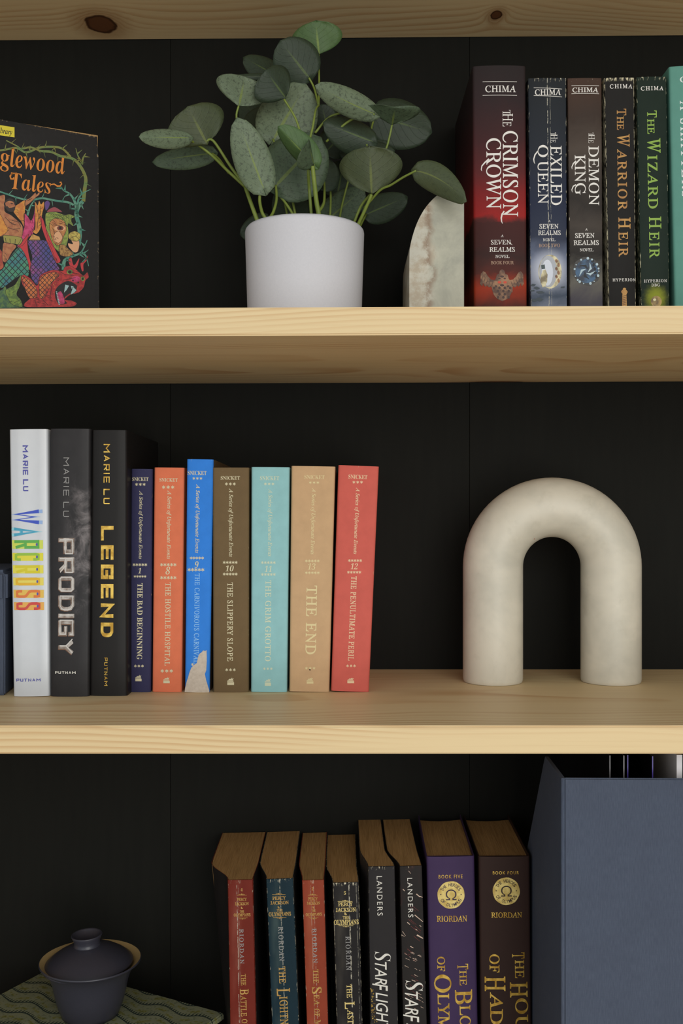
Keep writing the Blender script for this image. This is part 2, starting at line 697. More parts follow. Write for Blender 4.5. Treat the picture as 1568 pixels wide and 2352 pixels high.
# ------------------------------------------------------------------ book builder
def book(label, d, tl, tr, vt, bl, br, vb, base, depth, cover, pages, style='hard', group=None, ext=(0, 0), yaw=0.0, bulge=.0008, name='book', board=None, flare=.35):
    """a standing book. Spine edges at photo columns tl, tr (row vt) and bl, br (row vb), its spine d metres deep;
    base: function x -> height of the shelf. Returns root, frame matrix, surface(x)"""
    k = d / FPX
    ct, cb = (tl + tr) / 2, (bl + br) / 2
    ztop, zb = CZ + (1181 - vt) * k, CZ + (1181 - vb) * k
    lean = math.atan2((ct - cb) * k, ztop - zb)
    xb = (cb - 784) * k
    z0 = base(xb)
    xb -= (zb - z0) * math.tan(lean)
    z0 = base(xb)
    h = (ztop - z0) / math.cos(lean)
    wt, wb = (tr - tl) * k, (br - bl) * k
    wb = wt + (wb - wt) * (ztop - z0) / (ztop - zb)
    rise = max(wb, wt) / 2 * abs(math.sin(lean)) + abs(math.atan(.0042)) * wb / 2 * (1 if base is z_upper else 0) + .00015
    root = thing(name, (xb, d, z0 + rise), label, 'book', group, (0, lean, math.radians(yaw)))
    h -= rise
    M = mat_of(root)
    hw = wb / 2
    th = .0026 if style == 'hard' else .0007 if style == 'jacket' else .0004
    sq = .0032 if style in ('hard', 'jacket') else 0.0     # how far the boards stand past the pages
    bulge = min(bulge, hw * .2)
    rc = min(.0022, hw * .25) if style != 'paper' else .0007

    def surface(x):
        return -bulge * max(0.0, 1 - (x / hw) ** 2)

    surface.hw = hw

    def side(y, s, zf=1.0):
        t = min(1.0, max(0.0, y / (depth * flare)))
        t = t * t * (3 - 2 * t)
        e = ext[0] if s < 0 else ext[1]
        return s * hw + s * e * t * (.1 + .9 * zf)

    ys = [rc] + [depth * q for q in (.05, .1, .17, .25, .34, .5, .75, 1.0)]
    outer, inner = [], []
    for y in reversed(ys):
        outer.append((side(y, -1), y))
    for j in range(1, 5):      # rounded shoulder, then the spine, then the other shoulder
        a = j / 4 * math.pi / 2
        outer.append((-hw + rc - rc * math.cos(a), rc - rc * math.sin(a)))
    for j in range(1, 8):
        x = (-hw + rc) + (2 * hw - 2 * rc) * j / 8
        outer.append((x, surface(x)))
    for j in range(0, 4):
        a = (1 - j / 4) * math.pi / 2
        outer.append((hw - rc + rc * math.cos(a), rc - rc * math.sin(a)))
    for y in ys:
        outer.append((side(y, 1), y))
    if style == 'hard':        # a pressed hinge along each board
        outer = [(x - math.copysign(.0009, x), y) if abs(y - depth * .05) < 1e-6 else (x, y) for x, y in outer]
    for y in reversed(ys):
        inner.append((side(y, 1) - th, max(y, th + .0006)))
    for y in ys:
        inner.append((side(y, -1) + th, max(y, th + .0006)))
    ring = outer + inner
    n = len(ring)
    V, U = [], []
    nz = 10
    for i in range(nz + 1):
        z = h * i / nz
        sc = 1 + (wt / wb - 1) * i / nz
        for x, y in ring:
            s = 1 if x > 0 else -1
            dx = side(y, s, i / nz) - side(y, s) if ext != (0, 0) and y > 0 else 0.0
            V.append(((x + dx) * sc, y, z))
            U.append((.5 + x / hw / 2, i / nz))
    F = []
    for i in range(nz):
        for j in range(n):
            q = (j + 1) % n
            F.append((i * n + j, i * n + q, (i + 1) * n + q, (i + 1) * n + j))
    no, ni = len(outer), len(inner)
    for i in (0, nz):           # top and bottom edges of the cover
        c = [i * n + j for j in range(n)]
        F.append(tuple(c if i else c[::-1]))
    mats = [cover] + ([board] if board else [])
    mi = None
    if board:
        mi = []
        for f in F:
            y = sum(V[a][1] for a in f) / len(f)
            mi.append(1 if y > .004 and len(f) == 4 else 0)
    co = obj('cover', V, F, mats, root, smooth=True, uvs=U, midx=mi)
    co.data.set_sharp_from_angle(angle=math.radians(34))
    # page block
    ph, pz = h - sq * (2 if sq else 0), sq
    P = []
    y0, y1 = th + .0012, depth - (.005 if sq else .0)
    yy = [y0 + (y1 - y0) * q for q in (0, .06, .12, .2, .3, .45, .7, 1.0)]
    L = [(side(y, -1) + th + .0001, y) for y in yy]
    R = [(side(y, 1) - th - .0001, y) for y in yy]
    mid = []
    if sq:
        for q in (.75, .5, .25):   # hollow fore-edge
            mid.append((R[-1][0] * q + L[-1][0] * (1 - q), y1 - .004 * (1 - (2 * q - 1) ** 2)))
    loop = [(-x if 0 else x, y) for x, y in L[::-1]] + R + mid
    V, F = [], []
    for z, sc in ((pz, 1), (pz + ph - (0 if sq else .0002), wt / wb)):
        for x, y in loop:
            s = 1 if x > 0 else -1
            dx = side(y, s, z / h) - side(y, s) if ext != (0, 0) else 0.0
            V.append(((x + dx) * sc, y, z))
    m = len(loop)
    F = [(j, (j + 1) % m, m + (j + 1) % m, m + j) for j in range(m)]
    # tops as strips between the two sides so that the fan of pages keeps its shape
    F += [tuple(range(m))[::-1], tuple(range(m, 2 * m))]
    obj('page_block', V, F, pages, root)
    return root, M, surface


def mid_base(x):
    return Z_MID


def low_base(x):
    return Z_LOW


# ------------------------------------------------------------------ middle shelf: three tall jacketed books
d1 = 0.835
jacket_white = cover_mat('white_jacket', (206, 209, 214), .22, .5, mott=.06)


def smoke(M, p, u, v, c):
    n = M.f('MULTIPLY', M.noise(p, 55, 6, .68, .6), M.f('SUBTRACT', 1.0, M.f('ABSOLUTE', M.f('MULTIPLY', M.f('SUBTRACT', v, .55), 1.5))))
    s = M.f('MULTIPLY', M.step(n, .30, .62), M.step(u, .25, .85))
    c = M.mix(M.f('MULTIPLY', s, .75), c, (150, 142, 142))
    k = M.step(M.noise(p, 900, 3, .7), .66, .74)
    return M.mix(M.f('MULTIPLY', M.f('MULTIPLY', k, s), .8), c, (196, 196, 200))


jacket_smoke = cover_mat('smoky_jacket', (46, 44, 45), .4, .18, mott=.3, art=smoke)
jacket_black = cover_mat('black_jacket', (32, 30, 29), .42, .16, mott=.1)
SQ_BOLD, SQ_THIN = 'stroke:0.78:0.2:0.24', 'stroke:0.92:0.12:0.42'

r, M1, sf = book('white jacketed hardcover with rainbow-coloured title down its spine', d1, 21, 109, 986, 30.5, 113, 1600, mid_base, .146, jacket_white, pages_white, 'jacket', 'tall jacketed hardcovers', bulge=.0012)
violet = ink('violet_ink', (84, 84, 164))
rain = [(58, 82, 190), (70, 160, 190), (92, 170, 74), (150, 190, 60), (214, 200, 40), (226, 178, 44), (220, 120, 56), (206, 72, 62)]
halo = [(150, 178, 220), (150, 205, 214), (206, 216, 90), (222, 214, 60), (226, 216, 84), (230, 212, 96), (226, 186, 84), (228, 170, 82)]
rain2 = [(40, 48, 150), (60, 120, 180), (66, 130, 70), (120, 150, 60), (190, 170, 30), (200, 140, 40), (190, 92, 60), (180, 50, 60)]
P = Print(M1, surface=sf)
P.text('MARIE LU', SQ_BOLD, 53.5, 1023, 67, 1128.5, violet, 'V')
P.make('author_name', r)
P = Print(M1, surface=sf)
for k, ch in enumerate('WARCROSS'):
    v0 = (1170.5, 1211, 1240.5, 1270, 1298, 1326.5, 1354.5, 1383)[k]
    v1 = (1204.5, 1232, 1260.5, 1288, 1317, 1344.5, 1373, 1401)[k]
    o = (k - 3.5) * .9
    m0, m1 = ink('halo_ink', halo[k], .3), ink('rainbow_ink', rain[k], .3)
    if ch in 'WA':
        P.text(ch, 'stroke:0.3:0.1:0', 29 + o, v0, 100 + o * .5, v1, m0, 'V')
    else:
        P.poly([(29 + o, v0), (100 + o * .5, v0), (100 + o * .5, v1), (30 + o, v1)], m0)
    P.text(ch, 'stroke:0.3:0.1:0', 35 + o, v0, 92 + o * .5, v1, m1, 'V', .00006)
    if ch in 'COSSR':
        P.disc(86 + o * .5, (v0 + v1) / 2, 2.2, 3.4, violet, .0001, 10)
P.make('title', r, 'rainbow-coloured condensed title letters')
P = Print(M1, surface=sf)
P.text('PUTNAM', SQ_BOLD, 38, 1557.5, 94, 1565.5, violet)
P.make('publisher_name', r)

r, M1, sf = book('smoky grey jacketed hardcover with silver chiselled title', d1, 115, 207, 985, 116, 204, 1600, mid_base, .146, jacket_smoke, pages_white, 'jacket', 'tall jacketed hardcovers', bulge=.0012)
steel = foil('steel_print', (176, 168, 160), (120, 104, 92), .3, .5)
steel2 = ink('light_steel_print', (206, 200, 194), .3)
rust = ink('bronze_print', (120, 84, 62), .4)
P = Print(M1, surface=sf)
P.text('MARIE LU', SQ_THIN, 146.5, 1051, 160.5, 1187, grey_ink, 'V')
P.make('author_name', r)
P = Print(M1, surface=sf)
SQ_T = 'stroke:0.8:0.2:0.2'
P.text('PRODIGY', SQ_T, 134.2, 1237, 170.4, 1504.5, rust, 'V')
P.text('PRODIGY', SQ_T, 135, 1235.6, 171.4, 1503, steel, 'V', .00005)
P.text('PRODIGY', 'stroke:0.8:0.06:0.2', 138, 1238.5, 168.4, 1500, steel2, 'V', .0001)
P.make('title', r, 'silver chiselled title letters')
P = Print(M1, surface=sf)
P.text('PUTNAM', SQ_BOLD, 127, 1541, 174.6, 1547.8, pale)
P.make('publisher_name', r)

r, M1, sf = book('black jacketed hardcover with large gold title', d1 + .003, 211, 291, 988, 206, 292, 1598, mid_base, .143, jacket_black, pages_white, 'jacket', 'tall jacketed hardcovers', bulge=.0012)
P = Print(M1, surface=sf)
P.text('MARIE LU', 'stroke:0.85:0.16:0.36', 238.6, 1020, 254, 1158, gold, 'V')
P.make('author_name', r)
P = Print(M1, surface=sf)
P.text('LEGEND', 'stroke:0.84:0.22:0.28', 228.8, 1208, 264.7, 1463, gold, 'V')
P.make('title', r, 'gold foil title letters')
P = Print(M1, surface=sf)
P.text('PUTNAM', 'stroke:0.9:0.17:0.3', 239.4, 1510, 248.4, 1574.5, gold, 'V')
P.make('publisher_name', r)

# ------------------------------------------------------------------ middle shelf: seven small numbered hardcovers
small_bd = cover_mat('plain_brown_board', (92, 72, 48), .8, .2, mott=.3)
lightblue = ink('light_blue_ink', (140, 192, 240))
C2 = [
    # colour, ink, tl,tr,vt, bl,br,vb, number, title, title box, name box, star rows, series box, number box, logo box, look
    ((54, 53, 84), cream, 301, 350, 1077, 296, 346, 1591, '1', 'THE BAD BEGINNING', (315, 1339.5, 327.5, 1514.6), (304, 1096.4, 341, 1104.6), ((3, 310.3, 334.5, 1112.7), (5, 304.5, 338.4, 1297), (5, 307, 336.4, 1324), (3, 308, 330.6, 1529.4)), (317.5, 1127.5, 328, 1284), (317.7, 1304.5, 324, 1317), (311, 1549.6, 325.5, 1564.4), 'slim navy blue hardcover numbered 1'),
    ((220, 118, 84), cream, 354, 423, 1074, 349, 417, 1591, '8', 'THE HOSTILE HOSPITAL', (379, 1337.6, 391.6, 1529), (366.4, 1098.4, 408.4, 1106.5), ((3, 372, 400.6, 1119), (5, 367.5, 405.7, 1297), (5, 367.5, 405.7, 1326.7), (3, 368.7, 397.5, 1540.7)), (381.5, 1126.4, 393.5, 1284), (380.4, 1301.4, 391, 1319.3), (375.3, 1554.3, 390, 1569), 'orange cloth hardcover numbered 8'),
    ((54, 130, 222), cream, 429, 490, 1055, 424, 481, 1591, '9', 'THE CARNIVOROUS CARNIVAL', (446, 1317, 457.8, 1524), (431, 1081.6, 474.5, 1091), ((3, 442, 464.8, 1099), (5, 435.6, 468.7, 1281.6), (5, 430.5, 469.5, 1308.4), (1, 438, 446, 1526)), (447, 1112, 458.5, 1270.3), (447.3, 1289, 456, 1304.5), None, 'bright blue hardcover numbered 9, its spine torn white at the foot'),
    ((112, 92, 64), cream, 488, 572, 1074, 489, 571, 1591, '10', 'THE SLIPPERY SLOPE', (522, 1337.6, 534.8, 1518.5), (506.8, 1093.7, 551, 1102), ((3, 516.5, 541.4, 1111.6), (5, 511.5, 545.7, 1291.7), (5, 511.5, 545.7, 1318.5), (3, 517.3, 541.4, 1538)), (523.5, 1121.7, 535.5, 1279), (518, 1298.7, 536.8, 1312), (522, 1555.5, 537.5, 1573), 'olive brown cloth hardcover numbered 10'),
    ((146, 194, 196), ink('pale_green_ink', (206, 214, 186)), 577, 665, 1073, 576, 659, 1591, '11', 'THE GRIM GROTTO', (608.7, 1332.5, 622.3, 1518.5), (597, 1093.7, 641, 1103), ((3, 606, 630, 1111.6), (5, 599, 633.2, 1292), (5, 599, 633.2, 1319.3), (3, 604, 626, 1535.6)), (613.3, 1123, 625.3, 1278), (608, 1299.5, 623.5, 1313.5), (608, 1557.4, 622.3, 1575), 'pale turquoise cloth hardcover numbered 11'),
    ((200, 164, 124), ink('ivory_ink', (222, 204, 152)), 669, 770, 1071, 664, 756, 1589, '13', 'THE END', (702, 1344.6, 726.6, 1503), (699, 1091.4, 745, 1100.3), ((3, 709, 733, 1108.5), (5, 700, 734, 1288.2), (5, 700, 734, 1315.4), (3, 700, 724.3, 1534.5)), (712, 1120.5, 724, 1273.4), (706.8, 1293.6, 724.3, 1308.4), (704, 1555.5, 719.6, 1570), 'tan cloth hardcover numbered 13, a faint dark spot near its foot'),
    ((206, 98, 86), ink('blush_ink', (232, 200, 160)), 777, 870, 1070, 760, 847, 1588, '12', 'THE PENULTIMATE PERIL', (802.5, 1323.2, 815.5, 1517.3), (800, 1090.6, 843.3, 1100), ((3, 809, 833.2, 1107.7), (5, 798.6, 831.3, 1287.4), (5, 796.5, 829.5, 1314.3), (3, 794.7, 817, 1529)), (812, 1119.8, 823.5, 1272.6), (805.2, 1293.6, 821.5, 1307.3), (797.4, 1555.5, 813, 1569), 'coral red cloth hardcover numbered 12, leaning at the end of the row'),
]
for (rgb, im, tl, tr, vt, bl, br, vb, num, title, tb, nb, st, sb, qb, lb, look) in C2:
    wear = .35 if num in ('9', '13') else .12
    cm = cover_mat('cloth_' + look.split()[1], rgb, .7, .14, mott=.16, wear=wear, wear_col=(196, 176, 140), cloth=True)
    r, M1, sf = book(look, .855, tl, tr, vt, bl, br, vb, mid_base, .126, cm, pages_cream, 'hard', 'small numbered hardcovers', bulge=.0006, board=small_bd if num == '9' else None)
    tm = lightblue if num == '9' else im
    P = Print(M1, surface=sf)
    P.text('SNICKET', 'bold', *nb, im)
    P.make('author_name', r)
    P = Print(M1, surface=sf)
    P.text('A Series of Unfortunate Events', 'italic:off=0.012', *sb, im, 'V')
    P.make('series_name', r)
    for (n, u0, u1, v) in st:
        P = Print(M1, surface=sf)
        P.stars(n, u0, u1, v, (u1 - u0) / n * (.5 if n == 5 else .42), im)
        P.make('star_row', r)
    P = Print(M1, surface=sf)
    P.text(num, 'bold:shear=0.2:off=-0.006', *qb, im)
    P.make('number', r)
    P = Print(M1, surface=sf)
    P.text(title, ('bold' if num == '1' else 'roman:off=0.014:space=1.12'), *tb, tm, 'V')
    P.make('title', r)
    if lb:
        P = Print(M1, surface=sf)
        a, b, c, e = lb
        w, hh = c - a, e - b
        P.poly([(a, b + hh * .62), (c, b + hh * .62), (c, e), (a, e)], im)
        P.poly([(a, b + hh * .42), (a + w * .92, b + hh * .42), (a + w * .92, b + hh * .56), (a, b + hh * .56)], im)
        P.poly([(a + w * .12, b + hh * .38), (a + w * .3, b + hh * .2), (a + w * .5, b + hh * .22), (a + w * .72, b), (a + w * .66, b + hh * .2), (a + w * .95, b + hh * .1), (a + w * .8, b + hh * .38)], im)
        P.make('publisher_mark', r)
    if num == '9':
        torn = Mat('torn_paper', (206, 196, 182), .9)
        torn.color(torn.mix(torn.noise(torn.obj(), 420, 4), (220, 208, 194), (178, 164, 148)))
        P = Print(M1, off=-.0003, surface=sf)
        T9 = [(370, 1412), (374, 1385), (382, 1352), (392, 1322), (398, 1298), (410, 1268), (425, 1252), (443, 1240), (450, 1205), (458, 1186), (470, 1178), (480, 1166), (492, 1170), (500, 1164), (501, 1230), (498, 1284), (490, 1305), (497, 1340), (508, 1378), (516, 1404), (514, 1416)]
        P.poly([(280 + a / 2.5705, 1040 + b / 2.5705) for a, b in T9], torn.m, .0001)
        P.make('torn_patch', r, 'bare white paper where the blue cloth is torn away')
    if num == '13':
        P = Print(M1, off=-.0003, surface=sf)
        P.disc(711.5, 1538, 1.6, 2.0, ink('dark_spot', (70, 50, 36)), 0, 10, .2)
        P.make('stain', r)

# ------------------------------------------------------------------ upper shelf: fantasy novels on the right


def fire(M, p, u, v, c):
    n = M.noise(p, 42, 5, .6, .5)
    w = M.f('ADD', v, M.f('MULTIPLY', M.f('SUBTRACT', n, .5), .10))
    c = M.ramp(w, [(.0, (50, 40, 36)), (.10, (66, 42, 36)), (.19, (160, 56, 34)), (.245, (86, 44, 38)), (.30, (58, 38, 36)), (.425, (80, 40, 38)), (.445, (152, 38, 36)), (.53, (124, 36, 36)), (.60, (92, 38, 38)), (.72, (66, 36, 37)), (.88, (48, 36, 37)), (1.0, (42, 35, 35))])
    ridge = M.f('ADD', .425, M.f('MULTIPLY', M.f('SUBTRACT', M.noise(M.mul(p, (60, 0, 0)), 1.0, 4, .6), .5), .09))
    below = M.f('MULTIPLY', M.f('LESS_THAN', v, ridge), M.step(v, .28, .36))
    return M.mix(M.f('MULTIPLY', below, .7), c, (66, 36, 34))


def frost(M, p, u, v, c):
    n = M.noise(p, 50, 5, .6, .6)
    w = M.f('ADD', v, M.f('MULTIPLY', M.f('SUBTRACT', n, .5), .09))
    c = M.ramp(w, [(.0, (132, 136, 150)), (.11, (120, 126, 142)), (.16, (70, 80, 96)), (.22, (128, 134, 150)), (.30, (112, 120, 142)), (.38, (50, 55, 72)), (.52, (38, 44, 64)), (.72, (38, 42, 50)), (1.0, (34, 37, 40))])
    x = M.f('SUBTRACT', u, .5)
    y = M.f('MULTIPLY', M.f('SUBTRACT', v, .262), 6.5)
    rr = M.f('SQRT', M.f('ADD', M.f('MULTIPLY', x, x), M.f('MULTIPLY', y, y)))
    g = M.f('SUBTRACT', 1.0, M.step(rr, .18, .62))
    return M.mix(M.f('MULTIPLY', g, .75), c, (206, 208, 220))


def mist(M, p, u, v, c):
    n = M.noise(p, 36, 5, .62, .7)
    w = M.f('ADD', v, M.f('MULTIPLY', M.f('SUBTRACT', n, .5), .16))
    return M.ramp(w, [(.0, (84, 80, 94)), (.13, (74, 70, 78)), (.22, (104, 100, 92)), (.32, (44, 40, 37)), (.44, (70, 62, 56)), (.52, (48, 42, 38)), (.74, (78, 67, 59)), (.84, (60, 48, 41)), (1.0, (72, 52, 42))])


def glow_green(M, p, u, v, c):
    x = M.f('SUBTRACT', u, .52)
    y = M.f('MULTIPLY', M.f('SUBTRACT', v, .15), 8.0)
    rr = M.f('SQRT', M.f('ADD', M.f('MULTIPLY', x, x), M.f('MULTIPLY', y, y)))
    rr = M.f('ADD', rr, M.f('MULTIPLY', M.f('SUBTRACT', M.noise(p, 300, 3), .5), .2))
    g = M.f('SUBTRACT', 1.0, M.step(rr, .10, .52))
    c = M.mix(M.f('MULTIPLY', g, .85), c, (150, 156, 48))
    return c


dU = .850
cov = {
    'cc': cover_mat('fiery_jacket', (90, 50, 46), .55, .12, art=fire),
    'eq': cover_mat('frosty_cover', (60, 64, 80), .5, .14, art=frost, wear=.55, crease=((.5, .012, .8), (.57, .007, .6))),
    'dk': cover_mat('misty_cover', (82, 72, 62), .5, .14, art=mist, wear=.25),
    'wa': cover_mat('worn_black_cover', (34, 32, 30), .55, .12, mott=.2, wear=1.0, wear_col=(206, 196, 164)),
    'wi': cover_mat('dark_green_cover', (30, 42, 34), .55, .12, mott=.2, wear=.6, wear_col=(196, 190, 160), art=glow_green),
    'te': cover_mat('teal_jacket', (92, 144, 130), .6, .2, mott=.12),
}
tan_ink = ink('tan_ink', (176, 142, 118))
ochre = foil('ochre_print', (190, 142, 74), (160, 112, 58), .5, .1)
lime = ink('lime_ink', (136, 168, 66))
pale2 = ink('white_print', (228, 222, 214))
bronze = foil('bronze_art', (150, 112, 82), (84, 58, 46), .5, .2)
red_glow = ink('red_art', (206, 70, 44))

r, M1, sf = book('thick dark red hardcover with a fiery landscape on its spine', dU, 1085, 1207, 152, 1088, 1210, 703, z_upper, .130, cov['cc'], pages_white, 'jacket', 'fantasy novels on the upper shelf', bulge=.0014)
P = Print(M1, surface=sf)
P.text('CHIMA', 'roman:off=0.01', 1113.5, 198, 1183.8, 213.4, pale2)
for v in (189.2, 220.3):
    P.line([(1107.6, v), (1186.3, v)], 1.2, pale2)
P.make('author_name', r)
P = Print(M1, surface=sf)
P.text('T', 'roman', 1153.3, 254, 1171, 266, pale2, 'V')
P.text('H', 'roman', 1153.3, 262, 1176.8, 280, pale2, 'V')
P.text('E', 'roman', 1153.3, 281, 1173, 292, pale2, 'V')
P.text('CRIMSON', 'roman:off=0.006', 1153.3, 302, 1189, 498, pale2, 'V')
P.line([(1157, 486), (1152, 493), (1150, 502), (1151, 510), (1153, 515)], [3, 3.4, 3.2, 2.2, .8], pale2)
P.text('CROWN', 'roman:off=0.006', 1115.7, 318.8, 1150, 480.8, pale2, 'V')
P.line([(1122, 366), (1113, 374), (1106, 382), (1104.5, 390), (1106, 394)], [3.2, 3.2, 2.6, 1.8, .8], pale2)
P.make('title', r)
P = Print(M1, surface=sf)
P.text('A', 'roman:off=0.012', 1149, 540, 1155.4, 545.6, pale2)
P.text('SEVEN', 'roman:off=0.012', 1126.4, 552, 1172, 562.8, pale2)
P.line([(1170, 556), (1172, 561), (1175.5, 563.5)], [1.6, 1.6, .5], pale2)
P.text('REALMS', 'roman:off=0.012', 1123, 568.3, 1181.5, 579.6, pale2)
P.text('NOVEL', 'roman:off=0.012', 1136.8, 586.4, 1169, 593.6, pale2)
P.text('BOOK FOUR', 'roman:off=0.01', 1126.4, 600.7, 1179, 608, tan_ink)
P.make('series_name', r)
P = Print(M1, surface=sf)


def q3(*pts):
    return [(1060 + a / 3.0866, 140 + b / 3.0866) for a, b in pts]


dark_bz = ink('dark_bronze_art', (70, 44, 36))
P.poly(q3((240, 1545), (246, 1520), (262, 1512), (268, 1490), (284, 1480), (300, 1490), (306, 1512), (324, 1520), (330, 1545), (352, 1575), (360, 1620), (345, 1660), (320, 1690), (285, 1706), (250, 1690), (226, 1662), (212, 1620), (218, 1575)), bronze)
for s in (-1, 1):
    X = lambda a: 284 + s * a
    P.poly(q3((X(40), 1560), (X(78), 1552), (X(100), 1528), (X(118), 1500), (X(134), 1492), (X(150), 1512), (X(152), 1545), (X(138), 1575), (X(116), 1592), (X(84), 1602), (X(48), 1600)), bronze)
    for j in range(5):
        a = 62 + j * 18
        P.line(q3((X(a), 1562 - j * 9), (X(a + 12), 1598 - j * 10)), [.6, 1.4], dark_bz, .00004)
    for j in range(4):
        P.poly(q3((X(150 - j * 26), 1548 + j * 14), (X(156 - j * 26), 1580 + j * 9), (X(140 - j * 26), 1600 + j * 5), (X(132 - j * 26), 1568 + j * 10)), bronze, .00002)
for j in range(4):
    for i in range(-3 + j // 2, 4 - j // 2):
        P.disc(*q3((284 + i * 19 + (j % 2) * 9, 1612 + j * 22))[0], 3.0, 3.6, (bronze, dark_bz)[(i + j) % 2], .00005 + j * .00001, 8)
for (a, b) in ((265, 1572), (305, 1572)):
    P.disc(*q3((a, b))[0], 4, 3, red_glow, .00005, 10)
for a, b, w in ((284, 1530, 8), (266, 1545, 5), (302, 1545, 5), (284, 1592, 9), (240, 1600, 6), (328, 1600, 6)):
    P.disc(*q3((a, b))[0], w * .5, w * .36, dark_bz, .00006, 9, .3)
P.make('emblem', r, 'bronze winged amulet print')

r, M1, sf = book('dark blue paperback with a ring in snow at the foot of its creased spine', dU + .003, 1212, 1300, 180, 1219, 1302, 703, z_upper, .126, cov['eq'], pages_cream, 'paper', 'fantasy novels on the upper shelf')
P = Print(M1, surface=sf)
P.text('CHIMA', 'roman:off=0.01', 1227.8, 205.8, 1287.4, 219.6, pale2)
P.line([(1225, 202.2), (1290, 205)], 1.1, pale2)
P.line([(1225, 220), (1290, 223)], 1.1, pale2)
P.make('author_name', r)
P = Print(M1, surface=sf)
P.text('T', 'roman', 1263.5, 304.6, 1276, 312.5, pale2, 'V')
P.text('H', 'roman', 1263.5, 309.5, 1279, 320.5, pale2, 'V')
P.text('E', 'roman', 1263.5, 321, 1275, 328.6, pale2, 'V')
P.text('EXILED', 'roman:off=0.006', 1263.5, 335.4, 1289.4, 472, pale2, 'V')
P.text('UEEN', 'roman:off=0.006', 1234, 370, 1258.3, 468.8, pale2, 'V')
P.text('O', 'roman:off=0.006', 1234, 333.7, 1258.3, 362, pale2, 'V')
P.line([(1234, 348), (1228, 356), (1225, 366), (1226, 373), (1228, 377)], [2.8, 3, 2.6, 1.8, .7], pale2)
P.make('title', r)
P = Print(M1, surface=sf)
P.text('A', 'roman:off=0.012', 1257.4, 506, 1263.4, 511, pale2)
P.text('SEVEN', 'roman:off=0.012', 1238, 515, 1281.5, 526, pale2)
P.text('REALMS', 'roman:off=0.012', 1235, 529.7, 1286.8, 540.8, pale2)
P.text('NOVEL', 'roman:off=0.012', 1246, 548, 1274.5, 554.7, pale2)
P.text('BOOK TWO', 'roman:off=0.01', 1236.6, 560.5, 1285, 568.3, tan_ink)
P.make('series_name', r)
P = Print(M1, surface=sf)
ring_o, ring_i, ring_w = foil('ring_art', (196, 186, 150), (110, 98, 74), .4, .2), ink('ring_inner_art', (168, 170, 176), .4), ink('ring_snow_art', (208, 212, 222), .4)
P.disc(1262.5, 624.4, 26.6, 39, ring_o, 0, 30)
P.disc(1258, 624.4, 20.5, 36.5, ring_i, .00004, 30)
P.disc(1256, 627, 13, 30, ring_w, .00006, 24)
P.disc(1248.5, 640, 8, 20, ring_o, .00008, 16, .15)
P.poly([(1241.5, 610), (1250, 608), (1251, 618), (1243, 619)], ink('ring_dark_art', (72, 84, 84)), .0001)
for k in range(6):
    P.disc(1277 + (k % 2) * 5, 600 + k * 9, 2.8, 4.2, bronze, .00009, 8, .3)
P.make('emblem', r, 'pale ring print')
P = Print(M1, surface=sf)
drk = ink('bush_art', (58, 68, 76))
for (a, b, w) in ((1224, 655, 6), (1232, 662, 7), (1222, 668, 5), (1240, 672, 8), (1238, 688, 9), (1226, 690, 7), (1292, 660, 5)):
    P.disc(a, b, w, w * .42, drk, 0, 12, .35)
P.make('landscape_print', r)

r, M1, sf = book('misty brown paperback with a blue jewelled orb on its spine', dU + .002, 1303, 1381, 180, 1309, 1384, 703, z_upper, .126, cov['dk'], pages_cream, 'paper', 'fantasy novels on the upper shelf')
P = Print(M1, surface=sf)
P.text('CHIMA', 'roman:off=0.01', 1313.7, 201.6, 1373, 213, pale2)
P.line([(1311.6, 197.8), (1375, 197.8)], 1.1, pale2)
P.line([(1311.6, 216), (1375, 216)], 1.1, pale2)
P.make('author_name', r)
P = Print(M1, surface=sf)
P.text('T', 'roman', 1350.6, 305, 1361.5, 313, pale2, 'V')
P.text('H', 'roman', 1350.6, 310, 1364.5, 321, pale2, 'V')
P.text('E', 'roman', 1350.6, 321.5, 1361.5, 329.5, pale2, 'V')
P.text('DEMON', 'roman:off=0.006', 1350.6, 336, 1375, 472, pale2, 'V')
P.text('KING', 'roman:off=0.006', 1319, 356.4, 1343.8, 447.8, pale2, 'V')
P.line([(1322, 370), (1316, 376), (1312.5, 384), (1313, 389)], [2.8, 2.6, 2, .7], pale2)
P.line([(1322, 425), (1316, 428), (1312.5, 436), (1313.5, 442)], [2.8, 2.6, 2, .7], pale2)
P.make('title', r)
P = Print(M1, surface=sf)
P.text('A', 'roman:off=0.012', 1342.5, 525, 1348.4, 530, pale2)
P.text('SEVEN', 'roman:off=0.012', 1320, 536, 1364, 547, pale2)
P.text('REALMS', 'roman:off=0.012', 1316.6, 552.4, 1374.3, 563.4, pale2)
P.text('NOVEL', 'roman:off=0.012', 1330.5, 571, 1362, 578, pale2)
P.make('series_name', r)
P = Print(M1, surface=sf)
P.disc(1346.4, 623.4, 31, 33, ink('orb_rim_art', (64, 62, 60)), 0, 28, .06)
P.disc(1346.4, 623.4, 26, 27.5, foil('orb_art', (48, 84, 116), (20, 30, 46), .4, .1), .00003, 26)
lt, bz2 = ink('orb_light_art', (176, 196, 204)), ink('orb_dark_art', (28, 32, 38))
for k in range(5):
    a = k * 1.27
    P.line([(1346 + 20 * math.cos(a), 623 + 20 * math.sin(a)), (1346 + 11 * math.cos(a + .7), 623 + 12 * math.sin(a + .7)), (1346 + 4 * math.cos(a + 1.7), 623 + 5 * math.sin(a + 1.7))], [1, 5, 1], (lt, bz2)[k % 2], .00006 + .00001 * k)
for k in range(15):
    a = k * 2.4
    P.disc(1346.4 + 28 * math.cos(a), 623.4 + 29.5 * math.sin(a), 1.5 + (k % 3) * .8, 1.6 + (k % 3) * .8, lt, .00012, 9)
for k in range(5):
    P.disc(1360 + k * 2.2, 600 + k * 9, 3.2, 4.2, bz2, .0001, 9, .3)
